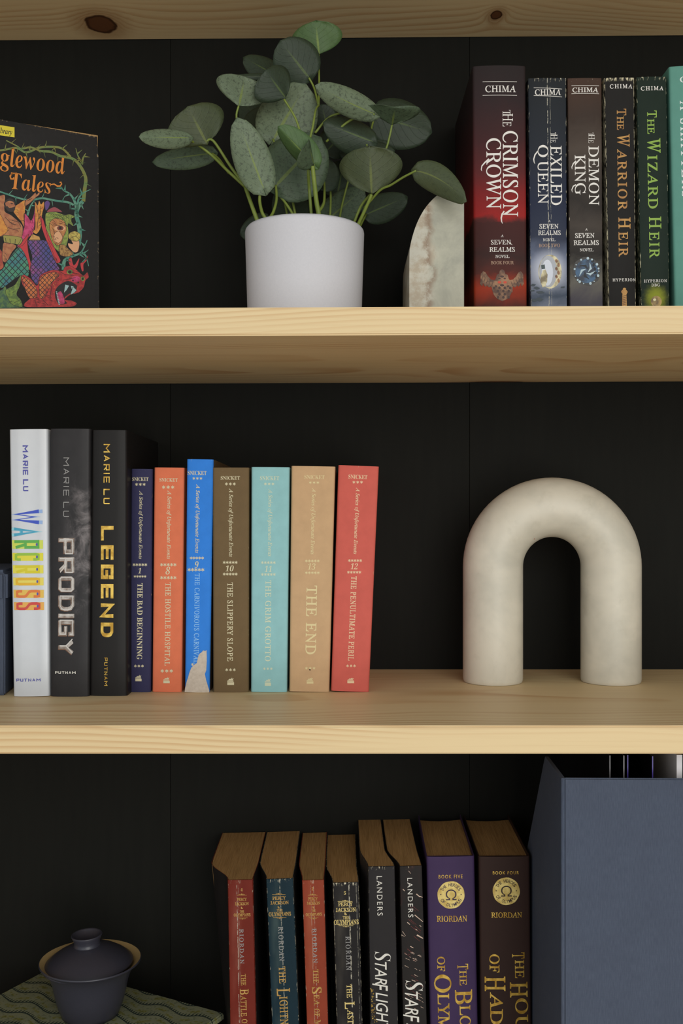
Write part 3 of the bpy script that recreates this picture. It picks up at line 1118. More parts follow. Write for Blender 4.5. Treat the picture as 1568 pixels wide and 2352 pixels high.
P.make('emblem', r, 'blue jewelled orb print')

r, M1, sf = book('scuffed black paperback with ochre title and white worn edges', dU + .001, 1387, 1456, 179, 1397, 1460, 703, z_upper, .126, cov['wa'], pages_cream, 'paper', 'fantasy novels on the upper shelf')
P = Print(M1, surface=sf)
P.text('CHIMA', 'roman:off=0.012:space=1.25', 1399.5, 194.2, 1451.4, 204, pale2)
P.make('author_name', r)
P = Print(M1, surface=sf)
P.text('T', 'roman:off=0.016', 1415.4, 250.8, 1437, 266, ochre, 'V')
P.text('HE', 'roman:off=0.016', 1415.6, 268.5, 1431, 299.4, ochre, 'V')
P.text('W', 'roman:off=0.014', 1416, 308.5, 1445, 338, ochre, 'V')
P.text('ARRIOR', 'roman:off=0.016:space=1.22', 1416.8, 343, 1439, 484.4, ochre, 'V')
P.text('H', 'roman:off=0.014', 1419, 499.6, 1447, 526, ochre, 'V')
P.text('EIR', 'roman:off=0.016:space=1.22', 1419.5, 533, 1441, 590.3, ochre, 'V')
P.make('title', r)
P = Print(M1, surface=sf)
P.text('HYPERION', 'roman:off=0.012:space=1.25', 1406, 640, 1459, 646.6, pale2)
P.make('publisher_name', r)
P = Print(M1, surface=sf)
P.poly([(1428, 676), (1437.5, 676), (1438.5, 706), (1427.5, 706)], ochre)
P.disc(1432.8, 671, 7.5, 5.5, ochre, 0, 14, .1)
P.disc(1432.8, 664.5, 4, 3, ochre, .00002, 10)
for k in range(7):
    P.line([(1428.5, 681 + k * 4), (1437.5, 679 + k * 4)], .9, dark_bz, .00006)
P.make('emblem', r, 'ochre column print')

r, M1, sf = book('dark green paperback with lime green title', dU + .001, 1461, 1530, 177, 1472, 1537, 703, z_upper, .126, cov['wi'], pages_cream, 'paper', 'fantasy novels on the upper shelf')
P = Print(M1, surface=sf)
P.text('CHIMA', 'roman:off=0.012:space=1.25', 1470.8, 199, 1522.6, 208.5, pale2)
P.make('author_name', r)
P = Print(M1, surface=sf)
P.text('T', 'roman:off=0.016', 1485, 255, 1507, 271, lime, 'V')
P.text('HE', 'roman:off=0.016', 1485.4, 274, 1501.5, 308.5, lime, 'V')
P.text('W', 'roman:off=0.014', 1485, 318, 1515.6, 352, lime, 'V')
P.text('IZARD', 'roman:off=0.016:space=1.22', 1486.5, 357, 1509.5, 480, lime, 'V')
P.text('H', 'roman:off=0.014', 1489.3, 498, 1517.4, 526, lime, 'V')
P.text('EIR', 'roman:off=0.016:space=1.22', 1490, 533, 1513, 593.6, lime, 'V')
P.make('title', r)
P = Print(M1, surface=sf)
P.text('HYPERION', 'roman:off=0.012:space=1.25', 1478, 642, 1530.4, 649, pale2)
P.text('DBG', 'roman:off=0.012:space=1.15', 1494.8, 652, 1514.2, 658.4, pale2)
P.make('publisher_name', r)
P = Print(M1, surface=sf)
P.disc(1506, 693, 12.5, 13, foil('globe_art', (170, 140, 74), (88, 66, 34), .4, .1), 0, 22)
P.disc(1502, 689, 3.5, 3, ink('globe_light_art', (226, 214, 170)), .00004, 10)
P.make('emblem', r, 'small amber orb print')

r, M1, sf = book('tall teal jacketed hardcover cut by the frame edge', dU, 1536, 1640, 152, 1549.5, 1652, 703, z_upper, .138, cov['te'], pages_white, 'jacket', 'fantasy novels on the upper shelf', bulge=.001)
P = Print(M1, surface=sf)
te_ink = ink('pale_teal_ink', (214, 224, 220))
P.text('C', 'roman:off=0.01', 1560, 177, 1576, 191, te_ink)
P.make('author_name', r)
P = Print(M1, surface=sf)
P.text('A SHATTERS', 'roman:off=0.01:space=1.3', 1562, 232, 1590, 452, te_ink, 'V')
P.make('title', r)

# ------------------------------------------------------------------ upper shelf: the picture-covered book on the left
Mart = Mat('black_art_cover', (52, 50, 48), .55, spec=.14)
_p = Mart.obj()
_u, _v, _ = Mart.xyz(Mart.uv())
_e = Mart.f('MAXIMUM', Mart.step(_v, .992, .998), Mart.step(_u, .985, .998))
_k = Mart.f('MULTIPLY', _e, Mart.step(Mart.noise(_p, 260, 4, .7), .55, .66))
Mart.color(Mart.mix(Mart.f('MULTIPLY', _k, .8), Mart.mix(Mart.noise(_p, 300, 4), (33, 31, 30), (43, 41, 40)), (176, 150, 112)))
YAW = 27.0
xr, dr = on_plane(Matrix.Identity(4), 228, 600, .885).x, .885
root = thing('book', (0, 0, 0), 'black paperback facing forward with a bright mythical cover picture and orange title', 'book', None, (0, 0, math.radians(YAW)))
# its right lower corner stands at the sight line of column 228
WB, TB = .108, .013
rot = Matrix.Rotation(math.radians(YAW), 3, 'Z')
base = Vector((xr, dr, 0)) - rot @ Vector((WB / 2, 0, 0))
root.location = (base.x, base.y, z_upper(xr) + .0002)
HB = CZ + (1181 - 310) * dr / FPX - root.location.z
M1 = mat_of(root)
root.rotation_euler = (0, -.0042 * .9, math.radians(YAW))
V, F, U = [], [], []
prof = [(WB / 2, .0), (-WB / 2 + .002, 0), (-WB / 2 + .0006, .0006), (-WB / 2, .002), (-WB / 2, TB - .002), (-WB / 2 + .0006, TB - .0006), (-WB / 2 + .002, TB), (WB / 2, TB), (WB / 2, TB - .0005), (-WB / 2 + .002, TB - .0005), (-WB / 2 + .0006, TB - .002), (-WB / 2 + .0006, .002), (-WB / 2 + .002, .0005), (WB / 2, .0005)]
n = len(prof)
for i in range(9):
    z = HB * i / 8
    for x, y in prof:
        V.append((x, y, z))
        U.append((x / WB + .5, i / 8))
# the upper free corner is rounded by wear
for i in range(len(V)):
    x, y, z = V[i]
    if x > WB / 2 - 1e-6 and z > HB - 1e-6:
        V[i] = (x - .001, y + .0006 if y < TB / 2 else y - .0006, z - .0018)
for i in range(8):
    for j in range(n):
        q = (j + 1) % n
        F.append((i * n + j, (i + 1) * n + j, (i + 1) * n + q, i * n + q))
F += [tuple(range(n)), tuple(8 * n + j for j in range(n))[::-1]]
obj('cover', V, F, Mart.m, root, uvs=U)
bmobj('page_block', box_bm(-WB / 2 + .001, WB / 2 - .0004, .0007, TB - .0007, 0, HB - .0006), pages_tan, root)


def k1(*pts):
    return [(a / 4.704, 240 + b / 4.704) for a, b in pts]


def A(name, a, b=None, sc=260):
    if b is None:
        return ink(name, a, .55)
    m = Mat(name, a, .55)
    m.color(m.mix(m.step(m.noise(m.obj(), sc, 3), .4, .6), a, b))
    return m.m


def scales(name, cols, size, dark=(30, 26, 34)):
    m = Mat(name, cols[0], .55)
    p = m.obj()
    x, y, z = m.xyz(p)
    c = m.ramp(m.noise(p, 60, 2), [(.3 + .4 * i / max(1, len(cols) - 1), k) for i, k in enumerate(cols)])
    a = m.f('ABSOLUTE', m.f('SUBTRACT', m.f('FRACT', m.f('DIVIDE', m.f('ADD', x, z), size)), .5))
    b = m.f('ABSOLUTE', m.f('SUBTRACT', m.f('FRACT', m.f('DIVIDE', m.f('SUBTRACT', m.f('MULTIPLY', x, 1.2), z), size)), .5))
    k = m.step(m.f('MAXIMUM', a, b), .36, .46)
    m.color(m.mix(k, c, dark))
    return m.m


skin = A('skin_art', (176, 116, 74), (158, 94, 62))
orange = A('orange_art', (206, 138, 58), (188, 112, 50))
yel = A('yellow_label', (214, 196, 50))
vine = A('vine_art', (98, 120, 64), (120, 118, 52), 160)
vine2 = A('teal_vine_art', (62, 122, 104), (92, 140, 116), 160)
red = A('beast_red_art', (184, 52, 48), (150, 36, 38), 300)
pink = A('pink_art', (198, 66, 112), (170, 46, 88))
crim = A('crimson_art', (188, 54, 58))
green = A('hair_green_art', (142, 152, 66), (110, 126, 56), 500)
lgreen = A('leaf_green_art', (122, 146, 62), (88, 112, 52), 300)
blk = ink('black_art', (34, 30, 30), .55)
white = ink('tooth_art', (160, 190, 188), .55)
peach = A('peach_art', (214, 160, 118))
hair = A('straw_art', (190, 172, 86), (150, 128, 60), 600)
sc_purple = scales('purple_scale_art', [(60, 70, 130), (92, 68, 130), (158, 70, 120)], .0045)
sc_teal = scales('teal_scale_art', [(50, 96, 132), (60, 130, 110), (84, 150, 96)], .0052)
sc_red = scales('spotted_red_art', [(190, 58, 50), (204, 120, 60), (160, 40, 40)], .0040)
orange_t = ink('orange_title', (212, 128, 46), .55)

P = Print(M1, off=-.0002)
P.poly(k1((-420, 160), (165, 248), (165, 357), (-420, 268)), yel)
P.text('Library', 'italic:off=0.012', -10, 294, 29.5, 311, blk, 'H', .00005)
P.make('series_label', root, 'yellow label with dark italic lettering')
P = Print(M1, off=-.0002)
P.text('Tanglewood', 'bolditalic:shear=-0.12:off=-0.004', -71, 341, 150.5, 398, orange_t)
P.text('Tales', 'bolditalic:shear=-0.12:off=-0.004', 27, 401, 117.5, 440, orange_t)
P.line(k1((545, 870), (590, 862), (625, 884), (655, 884), (672, 862), (664, 842), (650, 846)), [2, 3, 3.4, 3, 2.4, 2.6, 2.2], orange_t)
P.line(k1((190, 745), (140, 745), (115, 775), (125, 805), (150, 806), (156, 788)), [2.5, 3, 3, 3, 3, 2.5], orange_t)
P.make('title', root, 'orange title letters')
P = Print(M1, off=-.0002)


def branch(pts, w0, w1, m, lift=0.0, thorn=3):
    q = catmull([Vector((a, b, 0)) for a, b in pts], 4)
    n = len(q)
    P.line(k1(*[(a.x, a.y) for a in q]), [(w0 + (w1 - w0) * i / (n - 1)) / 4.704 for i in range(n)], m, lift)
    for i in range(2, n - 2, thorn):
        t = (q[i + 1] - q[i - 1]).normalized()
        s = 1 if (i // thorn) % 2 else -1
        nn = Vector((-t.y, t.x, 0)) * s
        tip = q[i] + nn * (38 + 14 * (i % 3)) + t * 26
        P.line(k1((q[i].x, q[i].y), (tip.x, tip.y)), [w0 * .7 / 4.704, .3], m, lift)


branch([(-260, 470), (-80, 500), (60, 490), (180, 470), (270, 515), (330, 510), (430, 470), (560, 460), (680, 480), (770, 570)], 20, 26, vine)
branch([(75, 390), (190, 450), (240, 480), (340, 465), (450, 505), (560, 515), (660, 560), (780, 585), (860, 650), (930, 790), (920, 920), (905, 1050)], 12, 44, vine, .00003)
branch([(890, 650), (905, 580), (935, 530)], 26, 6, vine, .00003)
branch([(895, 640), (850, 560), (825, 475)], 22, 5, vine, .00003)
branch([(900, 1050), (850, 1110), (830, 1200), (855, 1300), (865, 1400), (850, 1520)], 40, 48, vine2, .00004)
branch([(840, 1200), (815, 1060), (760, 970), (690, 930), (670, 890)], 36, 6, vine2, .00004)
branch([(840, 1150), (850, 1040), (890, 970), (985, 920)], 30, 5, vine2, .00004)
branch([(-300, 900), (-80, 920), (100, 975), (200, 1010), (330, 1035), (460, 1015), (600, 1040), (740, 1060), (800, 1090)], 16, 26, vine2)
branch([(690, 1790), (700, 1690), (790, 1640), (880, 1600), (945, 1470)], 44, 8, vine2, .00004)
branch([(880, 1600), (930, 1640), (960, 1750)], 30, 6, vine2, .00004)
branch([(300, 1200), (330, 1110), (365, 1050)], 24, 10, vine2)
for pts, m, l in [
    (((-330, 1100), (-120, 980), (0, 985), (50, 975), (62, 1010), (55, 1150), (130, 1200), (240, 1300), (250, 1370), (235, 1450), (60, 1420), (0, 1430), (-200, 1450)), skin, 0),
    (((0, 1180), (60, 1290), (90, 1360), (20, 1420), (-60, 1430), (-80, 1240)), orange, .00002),
    (((120, 1110), (180, 1090), (280, 1035), (272, 1180), (268, 1330), (235, 1270), (170, 1190)), orange, .00002),
    (((275, 1100), (278, 1040), (330, 1010), (385, 955), (400, 975), (430, 945), (432, 975), (395, 1005), (330, 1065)), skin, .00003),
    (((48, 1080), (70, 1035), (110, 1015), (150, 1030), (172, 1075), (160, 1140), (130, 1160), (85, 1150)), ink('dark_hair_art', (44, 34, 30)), .00003),
    (((62, 1062), (105, 1040), (150, 1052), (163, 1080), (172, 1098), (155, 1112), (110, 1120), (72, 1105)), skin, .00005),
    (((78, 1098), (110, 1122), (150, 1112), (166, 1128), (150, 1158), (112, 1160), (84, 1140)), ink('beard_art', (52, 38, 32)), .00007),
    (((118, 1068), (146, 1070), (132, 1076)), blk, .00008),
    (((52, 1412), (240, 1440), (222, 1515), (150, 1505), (55, 1492), (40, 1440)), A('cloth_art', (150, 140, 70)), .00003),
    (((50, 1490), (180, 1525), (130, 1600), (82, 1690), (55, 1705), (28, 1680), (30, 1560)), skin, .00004),
    (((-300, 1550), (0, 1560), (30, 1680), (20, 1780), (-300, 1820)), A('russet_art', (150, 62, 46), (178, 86, 54)), 0),
    (((262, 1180), (300, 1205), (340, 1255), (372, 1180), (382, 1060), (372, 1365), (310, 1440), (250, 1520), (188, 1535), (230, 1460), (262, 1330)), pink, .00002),
    (((382, 1060), (410, 1090), (428, 1040), (448, 1080), (478, 1050), (482, 1110), (462, 1180), (445, 1330), (400, 1400), (352, 1372), (385, 1330)), orange, .00004),
    (((488, 1060), (520, 1040), (545, 1070), (530, 1120), (500, 1150), (490, 1110)), ink('violet_art', (90, 60, 120)), .00003),
    (((540, 1130), (600, 1110), (680, 1165), (600, 1160), (510, 1165)), A('dusk_art', (150, 70, 76)), .00003),
    (((438, 1210), (470, 1240), (500, 1340), (555, 1470), (610, 1590), (658, 1690), (612, 1715), (560, 1600), (500, 1460), (455, 1330)), crim, .00005),
    (((312, 1400), (300, 1480), (310, 1600), (340, 1740), (320, 1790), (280, 1650), (195, 1560), (230, 1500)), crim, .00003),
    (((310, 1470), (352, 1400), (430, 1430), (442, 1470)), A('ochre_art', (196, 146, 80)), .00005),
    (((305, 1470), (470, 1468), (530, 1500), (575, 1600), (612, 1720), (645, 1790), (520, 1810), (450, 1850), (400, 1950), (345, 1880), (330, 1760), (350, 1640)), sc_purple, .00004),
    (((195, 1548), (245, 1575), (285, 1650), (312, 1740), (308, 1850), (220, 1850), (140, 1900), (60, 1960), (0, 1985), (-300, 2000), (-300, 1850), (0, 1800), (80, 1690)), sc_teal, .00005),
    (((495, 1190), (540, 1165), (610, 1165), (700, 1195), (760, 1190), (815, 1215), (770, 1245), (800, 1320), (740, 1290), (745, 1420), (720, 1530), (660, 1600), (600, 1560), (530, 1470), (500, 1340)), green, .00004),
    (((538, 1290), (580, 1240), (640, 1235), (700, 1270), (722, 1350), (690, 1430), (665, 1500), (625, 1525), (580, 1490), (550, 1400)), A('ogre_skin_art', (190, 130, 72), (168, 104, 62)), .00006),
    (((590, 1400), (640, 1370), (680, 1440), (640, 1500), (585, 1470)), peach, .00008),
    (((738, 1425), (765, 1385), (815, 1372), (868, 1400), (870, 1450), (835, 1480), (770, 1470)), hair, .00008),
    (((765, 1450), (830, 1430), (862, 1500), (845, 1590), (800, 1600), (745, 1540), (740, 1500), (790, 1510)), peach, .00007),
    (((645, 1520), (700, 1520), (740, 1560), (795, 1610), (745, 1645), (660, 1635), (640, 1580)), A('fur_art', (170, 130, 70), (120, 80, 44), 500), .00006),
    (((740, 1690), (770, 1650), (800, 1740), (860, 1660), (835, 1760), (780, 1790)), crim, .00004),
    (((870, 1720), (910, 1700), (955, 1630), (940, 1690), (905, 1730), (905, 1800), (885, 1800)), crim, .00004),
    (((430, 1860), (480, 1820), (570, 1790), (680, 1800), (700, 1760), (760, 1745), (830, 1790), (900, 1850), (945, 1815), (960, 1870), (925, 1905), (905, 1980), (850, 2035), (760, 2060), (700, 2110), (770, 2120), (830, 2150), (790, 2185), (640, 2190), (290, 2190), (265, 2150), (330, 2080), (250, 1960), (228, 1870), (262, 1840), (330, 1880), (400, 1960)), red, .00008),
    (((432, 1880), (500, 1830), (600, 1815), (640, 1850), (560, 1930), (500, 2060), (440, 2100), (425, 1980)), sc_red, .0001),
    (((240, 1860), (320, 1900), (390, 1980), (400, 2080), (320, 2090), (270, 1990)), sc_red, .0001),
    (((600, 2010), (650, 1950), (740, 1910), (830, 1960), (810, 2020), (740, 2050), (690, 2100), (720, 2150), (640, 2160), (600, 2090)), blk, .00011),
    (((620, 2040), (660, 2020), (690, 2080), (700, 2150), (650, 2160), (620, 2110)), pink, .00013),
    (((690, 2040), (705, 1945), (750, 1960), (720, 2010)), white, .00014),
    (((760, 2060), (790, 1970), (830, 2010), (800, 2040)), white, .00014),
    (((765, 1960), (775, 2000), (800, 1965)), white, .00014),
    (((60, 2010), (160, 1950), (230, 1840), (215, 1960), (180, 2050), (230, 2120), (240, 2190), (120, 2150)), lgreen, .00009),
    (((-300, 2040), (0, 2010), (60, 1960), (100, 2100), (230, 2180), (250, 2195), (-300, 2195)), A('moss_art', (92, 122, 64), (60, 92, 70), 300), .00006),
]:
    if len(pts) > 4:        # drawn outline: smooth curve, inked edge
        ring_ = [Vector((a, b, 0)) for a, b in pts]
        cv = []
        for i in range(len(ring_)):
            a, b, c_, e_ = ring_[i - 1], ring_[i], ring_[(i + 1) % len(ring_)], ring_[(i + 2) % len(ring_)]
            for q in range(4):
                t = q / 4
                h_ = .5 * ((2 * b) + (c_ - a) * t + (2 * a - 5 * b + 4 * c_ - e_) * t * t + (3 * b - a - 3 * c_ + e_) * t ** 3)
                li = b.lerp(c_, t)
                cv.append(li.lerp(h_, .8))
        pts = [(v.x, v.y) for v in cv]
    P.poly(k1(*pts), m, l)
    P.line(k1(*pts, pts[0]), .8, blk, l + .000012)
P.disc(*k1((650, 1340))[0], 13, 6.5, peach, .00009, 18)
P.disc(*k1((655, 1338))[0], 7.5, 5.5, ink('eye_art', (110, 50, 38)), .0001, 14)
P.disc(*k1((655, 1338))[0], 3.2, 2.8, blk, .00011, 10)
P.disc(*k1((755, 1812))[0], 7, 5.5, lgreen, .00012, 14)
P.disc(*k1((755, 1812))[0], 4, 3.6, blk, .00013, 10)
P.disc(*k1((895, 1885))[0], 4.5, 5.5, lgreen, .00012, 12)
P.disc(*k1((895, 1887))[0], 2.6, 3.2, blk, .00013, 10)
P.disc(*k1((820, 1890))[0], 11, 7, pink, .0001, 14, .1)
P.disc(*k1((846, 1925))[0], 2, 2.2, blk, .00012, 8)
P.disc(*k1((790, 1905))[0], 2, 1.6, blk, .00012, 8)
for k in range(9):
    P.line(k1((520 + k * 22, 1200), (540 + k * 30, 1175 + 4 * k), (640 + k * 16, 1250 + k * 12)), [.5, .9, .4], ink('hair_line_art', (70, 84, 40)), .00005)
for a in (((60, 1220), (130, 1290), (180, 1300)), ((90, 1330), (150, 1350), (220, 1340)), ((130, 1250), (200, 1270), (230, 1320)), ((300, 1045), (350, 1015)), ((640, 1800), (700, 1840), (800, 1850)), ((680, 1900), (740, 1890), (820, 1870)), ((460, 2110), (520, 2170)), ((380, 2120), (400, 2185)), ((560, 1960), (540, 2100)), ((60, 1440), (70, 1490)), ((110, 1450), (115, 1500)), ((170, 1455), (165, 1505)), ((400, 1100), (420, 1200), (405, 1340)), ((445, 1100), (430, 1240))):
    P.line(k1(*a), [1.0] * len(a), blk, .00016)
rs = random.Random(3)
for (x0_, y0_, x1_, y1_, n_, dx_, dy_, cl_) in ((60, 1120, 230, 1400, 9, 40, 16, 'd'), (290, 1220, 360, 1420, 6, 20, 50, 'd'), (395, 1110, 450, 1330, 10, 22, -18, 'd'), (440, 1260, 620, 1660, 8, 26, 60, 'd'), (500, 1200, 720, 1300, 12, 60, 40, 'd'), (560, 1260, 690, 1310, 6, 40, 8, 'd'), (560, 1400, 610, 1480, 5, 24, 16, 'd'), (450, 1830, 690, 1900, 12, 30, 20, 'd'), (300, 2060, 560, 2180, 14, 46, 16, 'd'), (740, 1790, 900, 1880, 9, 40, 12, 'd'), (90, 1980, 220, 2160, 9, 40, -30, 'd'), (0, 1600, 60, 1700, 5, 26, 30, 'd')):
    for i in range(n_):
        a, b = x0_ + (x1_ - x0_) * rs.random(), y0_ + (y1_ - y0_) * rs.random()
        P.line(k1((a, b), (a + dx_ * .5 + 6, b + dy_ * .5 - 6), (a + dx_, b + dy_)), [.3, .9, .3], blk, .00017)
for i in range(16):     # teeth and spots of the beast
    a = rs.random()
    P.disc(*k1((455 + 160 * rs.random(), 1850 + 200 * a))[0], .9, .9, A('ochre_dot_art', (220, 150, 70)), .00018, 6)
for i in range(9):
    P.poly(k1((605 + i * 3, 2020 + i * 17), (622 + i * 4, 2026 + i * 16), (607 + i * 4, 2034 + i * 17)), white, .00015)
P.make('cover_art', root, 'bright picture of vines, scaled tails, a cyclops and a red beast')

# ------------------------------------------------------------------ lower shelf: paperbacks and two thick hardcovers
PJ = 'row of books on the lower shelf'


def painted_sheen(col, uc):  # soft highlight painted into the spine colour around column uc
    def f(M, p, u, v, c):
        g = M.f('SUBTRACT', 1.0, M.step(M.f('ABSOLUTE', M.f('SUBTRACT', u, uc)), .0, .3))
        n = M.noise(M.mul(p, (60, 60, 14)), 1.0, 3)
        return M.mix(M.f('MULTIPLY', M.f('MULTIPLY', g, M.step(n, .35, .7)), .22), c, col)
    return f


def streaks(M, p, u, v, c):
    return M.mix(M.f('MULTIPLY', M.step(M.noise(M.mul(p, (120, 40, 40)), 1.0, 3), .55, .75), .35), c, (84, 40, 40))


lc = {
    4: cover_mat('red_paperback', (110, 38, 28), .5, .14, mott=.2, wear=.35, crease=((.36, .016, .8), (.42, .01, .35)), art=painted_sheen((196, 130, 110), .3)),
    1: cover_mat('blue_paperback', (22, 44, 54), .5, .14, mott=.2, wear=.6, crease=((.5, .02, .6),), art=painted_sheen((130, 150, 140), .3)),
    2: cover_mat('rust_paperback', (140, 60, 40), .5, .14, mott=.2, wear=.4, crease=((.38, .014, .5), (.52, .014, .6)), art=painted_sheen((214, 140, 104), .3)),
    5: cover_mat('black_paperback', (32, 30, 31), .45, .16, mott=.25, wear=.8, crease=((.62, .028, .85), (.9, .012, .5)), art=painted_sheen((130, 122, 108), .25)),
    'sl': cover_mat('charcoal_paperback', (44, 42, 43), .5, .14, mott=.12, wear=.35),
    'sf': cover_mat('streaked_paperback', (40, 37, 36), .5, .14, mott=.15, wear=.15, art=streaks),
    'bo': cover_mat('purple_jacket', (66, 50, 84), .55, .14, mott=.12),
    'ho': cover_mat('brown_jacket', (54, 38, 34), .55, .14, mott=.12),
}
dL = .852
gold2 = old_gold
dark_board = cover_mat('dark_cover_board', (30, 27, 27), .5, .3, mott=.3)


def ornament(P, u0, u1, v, m, up=True):
    s = -1 if up else 1
    P.line([(u0, v), (u1, v)], .9, m)
    c = (u0 + u1) / 2
    P.line([(c - 7, v + s * 1.4), (c - 3, v + s * 2.2), (c - 1, v + s * 1.2)], .8, m)
    P.line([(c + 7, v + s * 1.4), (c + 3, v + s * 2.2), (c + 1, v + s * 1.2)], .8, m)
    P.disc(c, v + s * 2.2, 1.2, 1.6, m, 0, 8)


PB = [
    (4, 'dark red creased paperback numbered 4, leftmost of the row', 523, 580, 2021, 528.5, 587.5, 2352, (.020, .0015), gold2, grey_ink,
     [('4', 'bold', 552.9, 2039.6, 556.9, 2046.8)], (543.5, 566.5, 2055.6, 2107.9),
     [('PERCY', 544.3, 2061.8, 566.3, 2069), ('JACKSON', 539.7, 2071.7, 571, 2079), ('&', 553.2, 2082.2, 558, 2087.2), ('THE', 550.4, 2090.5, 560.4, 2095.8), ('OLYMPIANS', 536.8, 2097.2, 575, 2104.6)],
     (550.4, 2133.3, 559.8, 2213), [('THE', 553.7, 2236.4, 564.4, 2263.2), ('B', 551, 2271, 571, 2284), ('ATTLE', 553, 2286, 566.5, 2334), ('OF', 555, 2340, 568, 2358)]),
    (1, 'dark blue creased paperback with gold title between the red and rust ones', 611, 672.5, 2018.5, 624.6, 686, 2352, (.0085, .0008), gold2, grey_ink,
     [], (625, 655.5, 2054.3, 2106.5),
     [('PERCY', 625.4, 2058.3, 656, 2066.3), ('JACKSON', 621, 2069, 662.7, 2077), ('&', 637.5, 2081, 643, 2086.4), ('THE', 635.4, 2087.8, 648.8, 2093), ('OLYMPIANS', 617, 2094.5, 668, 2103.8)],
     (640, 2128, 651.4, 2206.4), [('THE', 640.7, 2219, 655.5, 2258), ('L', 635.5, 2269.5, 666, 2287), ('IGHTNING', 643, 2288, 662, 2392)]),
    (2, 'rust orange creased paperback numbered 2', 693.5, 743.5, 2021.6, 704.5, 753, 2352, (.004, .0006), gold2, grey_ink,
     [('2', 'bold', 715.8, 2037.4, 719.8, 2044.4)], (707, 729, 2055.6, 2107.5),
     [('PERCY', 707.7, 2060.5, 729, 2067.7), ('JACKSON', 704.5, 2070.4, 734.5, 2077.6), ('&', 717.5, 2081, 722, 2086), ('THE', 715.5, 2088.5, 724.8, 2094), ('OLYMPIANS', 701.8, 2096.3, 738.8, 2103.8)],
     (718.4, 2132, 727.8, 2211), [('THE', 719.2, 2225.7, 731.3, 2257.9), ('S', 716, 2266, 738.5, 2282), ('EA', 720.5, 2284, 733.5, 2308), ('OF', 721.5, 2316, 734, 2334), ('MONSTERS', 723, 2342, 738, 2440)]),
    (5, 'scuffed black paperback numbered 5 with flaking edges', 764, 823.5, 2027, 773.3, 832.2, 2352, (.006, -.001), ink('pale_gold_ink', (220, 196, 124)), grey_ink,
     [('5', 'bold', 789.4, 2046.8, 794.2, 2054.3)], (775.4, 809, 2070, 2126),
     [('PERCY', 776.5, 2071.7, 809.5, 2081), ('JACKSON', 771, 2084.3, 816.7, 2094), ('&', 790.5, 2095.3, 797, 2101.3), ('THE', 787, 2103.8, 802, 2110.5), ('OLYMPIANS', 766.6, 2112, 823.4, 2123.4)],
     (794, 2150, 805, 2227.6), [('THE', 796, 2260.5, 807.3, 2291.4), ('L', 791.5, 2300, 814, 2317), ('AST', 797.5, 2318.5, 811.5, 2351), ('OLYMPIAN', 799, 2362, 814, 2460)]),
]
for (k, look, tl, tr, vt, bl, br, vb, ext, gm, rm, num, orn, stack, rio, tit) in PB:
    r, M1, sf = book(look, dL, tl, tr, vt, bl, br, vb, low_base, .128, lc[k], pages_tan, 'paper', PJ, ext=ext, bulge=.0003, board=dark_board)
    P = Print(M1, surface=sf)
    for (s, kk, u0, v0, u1, v1) in num:
        P.text(s, kk, u0, v0, u1, v1, gm)
    if num:
        P.make('number', r)
    P = Print(M1, surface=sf)
    ornament(P, orn[0], orn[1], orn[2], gm, True)
    ornament(P, orn[0] + 2, orn[1] + 2, orn[3], gm, False)
    for (s, u0, v0, u1, v1) in stack:
        P.text(s, 'roman:off=0.022', u0, v0, u1, v1, gm)
    P.make('series_name', r)
    P = Print(M1, surface=sf)
    P.text('RIORDAN', 'roman:off=0.01:space=1.3', *rio, rm, 'V')
    P.make('author_name', r)
    P = Print(M1, surface=sf)
    for (s, u0, v0, u1, v1) in tit:
        P.text(s, 'roman:off=0.015:space=1.08', u0, v0, u1, v1, gm, 'V')
    P.make('title', r)

r, M1, sf = book('charcoal paperback with slanted pale title and gold flecks', dL, 845, 906, 1990, 851, 914, 2352, low_base, .131, lc['sl'], pages_tan, 'paper', PJ, ext=(.0066, -.0065), bulge=.0003)
P = Print(M1, surface=sf)
P.text('LANDERS', 'plain:space=1.3', 865.4, 2012, 878, 2102.4, pale, 'V')
P.make('author_name', r)
P = Print(M1, surface=sf)
SL = 'plain:off=0.002:shear=0.28'
P.text('S', 'bolditalic:off=-0.012', 860, 2185, 897, 2208, pale, 'V')
P.text('TAR', SL, 861, 2209, 888, 2261, pale, 'V')
P.text('F', SL, 855, 2258, 890, 2276, pale, 'V')
P.text('LIGHT', SL, 863, 2279, 891, 2368, pale, 'V')
P.make('title', r)
P = Print(M1, surface=sf)
for k in range(70):
    v = 2270 + 150 * random.random()
    u = 850.5 + (v - 2270) * .05 + abs(random.gauss(0, 5))
    P.disc(u, v, .5 + random.random() * .9, .6 + random.random() * 1.2, gold, 0, 6, .3)
P.make('fleck_print', r, 'scattered gold flecks')

r, M1, sf = book('dark slim paperback with pale slanting streaks and a slanted title', dL, 917.5, 968.5, 1989, 926, 979.8, 2352, low_base, .131, lc['sf'], pages_tan, 'paper', PJ, ext=(.0095, -.0012), bulge=.0003)
P = Print(M1, surface=sf)
P.text('LANDERS', 'plain:space=1.3', 936, 2016, 947.6, 2106.6, pale, 'V')
P.make('author_name', r)
P = Print(M1, surface=sf)
P.text('S', 'bolditalic:off=-0.012', 931, 2251, 971, 2276, pale, 'V', .00004)
P.text('TAR', SL, 930, 2277, 960, 2330, pale, 'V', .00004)
P.text('F', SL, 926, 2329, 962, 2348, pale, 'V', .00004)
P.text('ALL', SL, 934, 2349, 964, 2406, pale, 'V', .00004)
P.make('title', r)
P = Print(M1, surface=sf)
stk, stk2 = ink('pale_streak_print', (214, 186, 166)), ink('red_streak_print', (116, 52, 50))
